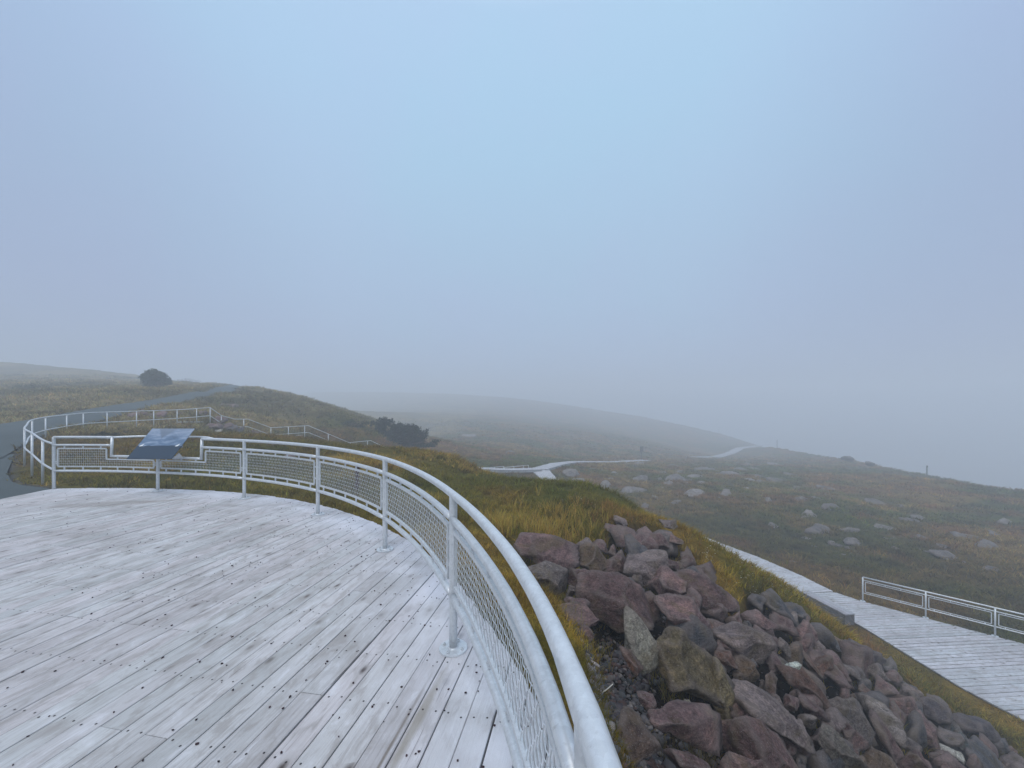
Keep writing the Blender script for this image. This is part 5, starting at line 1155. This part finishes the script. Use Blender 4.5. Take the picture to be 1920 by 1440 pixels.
zz = ground_z(xx, yy)[0]; k = len(xx); G_.add(blades(xx, yy, zz+.12, 7, rng.uniform(.10, .26, k), np.maximum(.003, .0010*np.hypot(xx, yy)), np.tile(np.array((.26, .21, .05)), (k, 1)), np.full(k, .05), rng, lean=1.1))
grass = np_mesh('grass', np.concatenate(G_.V), quads=np.concatenate(G_.Q), tris=np.concatenate(G_.T), mat=M['grass'], col=np.concatenate(G_.C)); tag(grass, kind='stuff')

# ------------------------------------------------------------------ gravel, droppings, flowers
def stones(name, X, Y, Z, rad, cols_, seed=0):
    rng = np.random.default_rng(seed); V, Fc = ico(1); N = len(X); nv = len(V)
    sc = rng.uniform(.6, 1.3, (N, 1, 3))*rad[:, None, None]*np.array((1, 1, .65)); W = V[None]*(1+rng.normal(0, .16, (N, nv, 1)))*sc
    a = rng.uniform(0, 2*np.pi, N); c, s = np.cos(a)[:, None], np.sin(a)[:, None]
    P = np.stack([W[..., 0]*c-W[..., 1]*s+X[:, None], W[..., 0]*s+W[..., 1]*c+Y[:, None], W[..., 2]+Z[:, None]], -1)
    return np_mesh(name, P.reshape(-1, 3), tris=(Fc[None]+np.arange(N)[:, None, None]*nv).reshape(-1, 3), mat=M['pebble'], col=np.repeat(cols_, nv, 0))
rng = np.random.default_rng(21)
px = np.concatenate([rng.normal(1130, 46, 1500), rng.normal(1175, 40, 900), rng.uniform(1000, 1400, 200), rng.normal(1290, 20, 250)]); py = np.concatenate([rng.normal(1235, 48, 1500), rng.normal(1345, 40, 900), rng.uniform(1100, 1440, 200), rng.normal(1400, 20, 250)])
gx = []; gy = []
Dg = np.interp(py, [1000, 1150, 1200, 1300, 1440], [6.6, 4.6, 4.0, 3.1, 2.5])
for a, b in zip(px, py):
    d = hit(a, b, 1.2, 14)
    if d: d += .0; gx.append((a-CX)*d/F); gy.append(d)
gx = np.array(gx); gy = np.array(gy); gz = ground_z(gx, gy)[0]
xx, yy = scatter(2600, 2.5, 13, 5, 52); k = (rock_mask(xx, yy) > .5); xx = xx[k]; yy = yy[k]; zz = ground_z(xx, yy)[0]
gx = np.r_[gx, xx]; gy = np.r_[gy, yy]; gz = np.r_[gz, zz]; k = rock_mask(gx, gy) > .05; gx, gy, gz = gx[k], gy[k], gz[k]
N = len(gx); rr = np.exp(rng.normal(math.log(.018), .5, N)); cc_ = np.array([(.10, .095, .10), (.07, .06, .065), (.13, .12, .12), (.10, .065, .06), (.20, .18, .17), (.065, .07, .075)])[rng.integers(0, 6, N)]*rng.uniform(.7, 1.3, (N, 1))
tag(stones('gravel', gx, gy, gz+.008, rr, cc_, 1), kind='stuff')
N = 620; th = rng.uniform(5, 96, N); rr = R0+.25-np.abs(rng.exponential(.55, N)); rr = np.where(rng.random(N) < .45, R0-rng.uniform(0, 6, N)**1.0, rr)
cl = rng.integers(0, 40, N); th = np.where(rng.random(N) < .4, np.array(rng.uniform(8, 60, 40))[cl]+rng.normal(0, .6, N), th); rr = np.where(rng.random(N) < .25, (R0-np.array(rng.uniform(-.2, 2.6, 40))[cl])+rng.normal(0, .07, N), rr)
xx = CC[0]+rr*np.cos(np.radians(th)); yy = CC[1]+rr*np.sin(np.radians(th)); k = in_deck(xx, yy, -.02) & (yy > .9); xx, yy = xx[k], yy[k]; N = len(xx)
tag(stones('animal_droppings', xx, yy, np.full(N, .005), rng.uniform(.0045, .0085, N), np.tile((.035, .018, .022), (N, 1))*rng.uniform(.6, 1.6, (N, 1)), 2), kind='stuff')
px = np.r_[rng.normal(1330, 12, 40), rng.uniform(1380, 1500, 160), rng.uniform(960, 1120, 25)]; py = np.r_[rng.normal(1048, 9, 40), 0*np.ones(160), rng.uniform(940, 960, 25)]
py[40:200] = 1068+(px[40:200]-1380)*.56+rng.normal(0, 12, 160)
fx = []; fy = []
for a, b in zip(px, py):
    d = hit(a, b, 4, 20)
    if d: fx.append((a-CX)*d/F); fy.append(d)
fx = np.array(fx); fy = np.array(fy); fz = ground_z(fx, fy)[0]+rng.uniform(.06, .20, len(fx))
tag(stones('small_white_flowers', fx, fy, fz, rng.uniform(.005, .012, len(fx)), np.tile((.42, .40, .30), (len(fx), 1)), 3), kind='stuff')
# a stick, and the rusty dock plant behind the mesh
def simple_tube(name, P, r, mat, label, cat):
    e = MB(); e.tube([Vector(p) for p in P], r, 6); o = e.build(name, mat, None, smooth=True); tag(o, label, cat); return o
bl = mat_plain('bleached_wood', (.5, .48, .42), .8)
p = P3(1135, 1306, hit(1135, 1306)); simple_tube('stick', [(p[0]-.06, p[1]-.02, p[2]+.02), (p[0]+.01, p[1], p[2]+.05), (p[0]+.06, p[1]+.02, p[2]+.075)], [.004, .004, .003], bl, 'bleached white stick lying on the grass edge below the gravel hollow', 'stick')
dk = empty('dock_plant', (-3.27, 8.1, zt(-3.27, 8.1)), 'rusty brown dock plant standing in the grass behind the wire mesh', 'plant')
rng = np.random.default_rng(3); x0, y0, z0 = dk.location; mb = MB(); mb.tube([(x0, y0, z0-.05), (x0+.01, y0, z0+.4), (x0+.03, y0, z0+.86)], [.009, .007, .004], 6)
for k in range(5): a = rng.uniform(0, 6.28); zz = z0+.3+.09*k; mb.tube([(x0, y0, zz), (x0+.07*math.cos(a), y0+.07*math.sin(a), zz+.14)], .004, 5)
mb.build('stem', mat_plain('dock_stem', (.10, .04, .025)), dk)
n = 420; t = rng.uniform(0, 1, n); cx = x0+.02*t+rng.normal(0, .022, n); cy = y0+rng.normal(0, .022, n); cz = z0+.35+.52*t; V, Fc = ico(1); V = V*.010
P = (V[None]+np.stack([cx, cy, cz], -1)[:, None]).reshape(-1, 3); o = np_mesh('seed_head', P, tris=(Fc[None]+np.arange(n)[:, None, None]*len(V)).reshape(-1, 3), mat=M['pebble'], col=np.tile((.085, .032, .020), (len(P), 1))); reparent(o, dk)

# ------------------------------------------------------------------ shrubs
def shrub(name, base, blobs, n, leaf, colr, label, cat='shrub', seed=0, trunk=True, group=None):
    rng = np.random.default_rng(seed); e = empty(name, base, label, cat, group); bx, by, bz_ = base
    r2 = np.random.default_rng(seed+9); blobs = list(blobs)
    for b_ in list(blobs):
        for k in range(5):
            u_ = r2.normal(size=3); u_ /= np.linalg.norm(u_); u_[2] = abs(u_[2])*1.1; f_ = r2.uniform(.18, .34); blobs.append((b_[0]+u_[0]*b_[3], b_[1]+u_[1]*b_[4], b_[2]+u_[2]*b_[5], b_[3]*f_, b_[4]*f_, b_[5]*f_*1.2))
    nb_ = len(blobs)//6
    vol = np.array([b[3]*b[4]*b[5] for b in blobs])**.8; k = rng.choice(len(blobs), n, p=vol/vol.sum()); B = np.array(blobs)[k]
    u = rng.normal(size=(n, 3)); u /= np.linalg.norm(u, axis=1)[:, None]; rad_ = rng.uniform(.25, 1, n)**.45
    C = B[:, :3]+u*B[:, 3:6]*rad_[:, None]
    keep = vn3(C/(leaf*5.5)+seed, 3) > -.04; C = C[keep]; u = u[keep]; n = len(C); C = C[:, :]
    C = C+rng.normal(0, leaf*.5, C.shape); C[:, 2] = np.maximum(C[:, 2], .02)
    a = rng.normal(size=(n, 3)); a /= np.linalg.norm(a, axis=1)[:, None]; b = np.cross(a, rng.normal(size=(n, 3))); b /= np.linalg.norm(b, axis=1)[:, None]
    s = leaf*rng.uniform(.5, 1.2, n)[:, None]
    V = np.stack([C-a*s, C-b*s*.45, C+a*s, C+b*s*.45], 1).reshape(-1, 3)+np.array(base)
    q = np.arange(n)[:, None]*4+np.arange(4)[None]
    cl = np.array(colr)*rng.uniform(.6, 1.5, (n, 1))*(1+.5*vn3(C/(leaf*8)+5, 7)[:, None]); o = np_mesh('crown', V, quads=q, mat=M['leaf'], col=np.clip(np.repeat(cl, 4, 0), .004, 1)); reparent(o, e)
    mb = MB(); w0 = max(b_[3] for b_ in blobs)*.04+.03
    for b_ in blobs[:nb_]:
        sx, sy = b_[0]*.35, b_[1]*.35
        mb.tube([(bx+sx*.2, by+sy*.2, bz_-.2), (bx+sx, by+sy, bz_+b_[2]*.5), (bx+b_[0], by+b_[1], bz_+b_[2]+b_[5]*.5)], [w0, w0*.7, w0*.2], 6)
        for j in range(4): t = rng.uniform(0, 6.28); mb.tube([(bx+sx, by+sy, bz_+b_[2]*.5), (bx+b_[0]+b_[3]*.6*math.cos(t), by+b_[1]+b_[4]*.6*math.sin(t), bz_+b_[2]+rng.uniform(-.3, .6)*b_[5])], [w0*.5, w0*.12], 5)
    mb.build('trunk', M['bark'], e); return e
x, y, z = P3(292, 730, 50); z = zt(x, y)
shrub('round_tree', (x, y, z), [(-.1, 0, 1.2, 1.25, 1.1, 1.15), (-.6, .1, 1.85, .65, .6, .7), (.65, 0, 1.0, 1.1, 1.0, .95), (-.35, 0, 2.2, .45, .45, .45), (.3, .2, 1.65, .7, .7, .65), (1.3, 0, .65, .8, .7, .6), (-1.0, 0, .8, .65, .6, .7)], 8000, .13, (.045, .060, .028), 'bushy dark round tree standing beyond the grey road on the left', 'tree', 31)
x, y, z = P3(755, 838, 43); z = zt(x, y)
shrub('dark_shrub', (x, y, z), [(-2.1, 0, 1.9, 1.3, 1.2, 1.4), (-1.4, 0, 1.3, 1.6, 1.4, 1.4), (0, 0, 1.2, 1.7, 1.4, 1.3), (1.3, 0, .9, 1.6, 1.3, 1.05), (2.5, 0, .5, 1.5, 1.2, .7), (-2.9, 0, .8, 1.0, 1., 1.0), (.5, .3, 1.7, .9, .9, .8)], 24000, .13, (.022, .036, .020), 'wide dark evergreen shrub spreading behind the foot of the stairs', 'shrub', 32)
for i, (px, py, D, w_, h_, c_, lb) in enumerate([(60, 737, 44, 1.9, .8, (.035, .05, .02), 'low green bush in the field at the far left'), (350, 720, 60, 2.0, .6, (.035, .045, .02), 'low faint bush on the hill right of the round tree'), (668, 812, 40, 1.5, .8, (.030, .045, .02), 'low green bush on the slope left of the wide dark shrub'),
        (200, 806, 17.2, .55, .35, (.03, .04, .018), 'low dark green bush behind the deck railing near the road fence'), (255, 803, 19, .9, .28, (.06, .04, .022), 'low brown heath bush inside the road fence')]):
    x, y, z = Pw(px, py, D); z = zt(x, y); w_ *= warp(D)/D; h_ *= warp(D)/D
    shrub('low_bush', (x, y, z), [(0, 0, h_*.45, w_, w_*.7, h_*.6), (-w_*.5, .1, h_*.35, w_*.6, w_*.5, h_*.5), (w_*.5, 0, h_*.3, w_*.7, w_*.5, h_*.45)], 2600, .06 if D > 30 else .03, c_, lb, 'bush', 40+i)

# ------------------------------------------------------------------ fog
hz = MB(); hz.box((0, 0, -27), (960, 960, 110))
hm = bpy.data.materials.new('fog_air'); hm.use_nodes = True; t = hm.node_tree; t.nodes.clear(); ho = t.nodes.new('ShaderNodeOutputMaterial'); pv = t.nodes.new('ShaderNodeVolumePrincipled')
pv.inputs['Color'].default_value = (.90, .95, 1., 1); pv.inputs['Density'].default_value = FOG; pv.inputs['Anisotropy'].default_value = .0
t.links.new(pv.outputs[0], ho.inputs['Volume'])
tag(hz.build('haze', hm), kind='stuff')
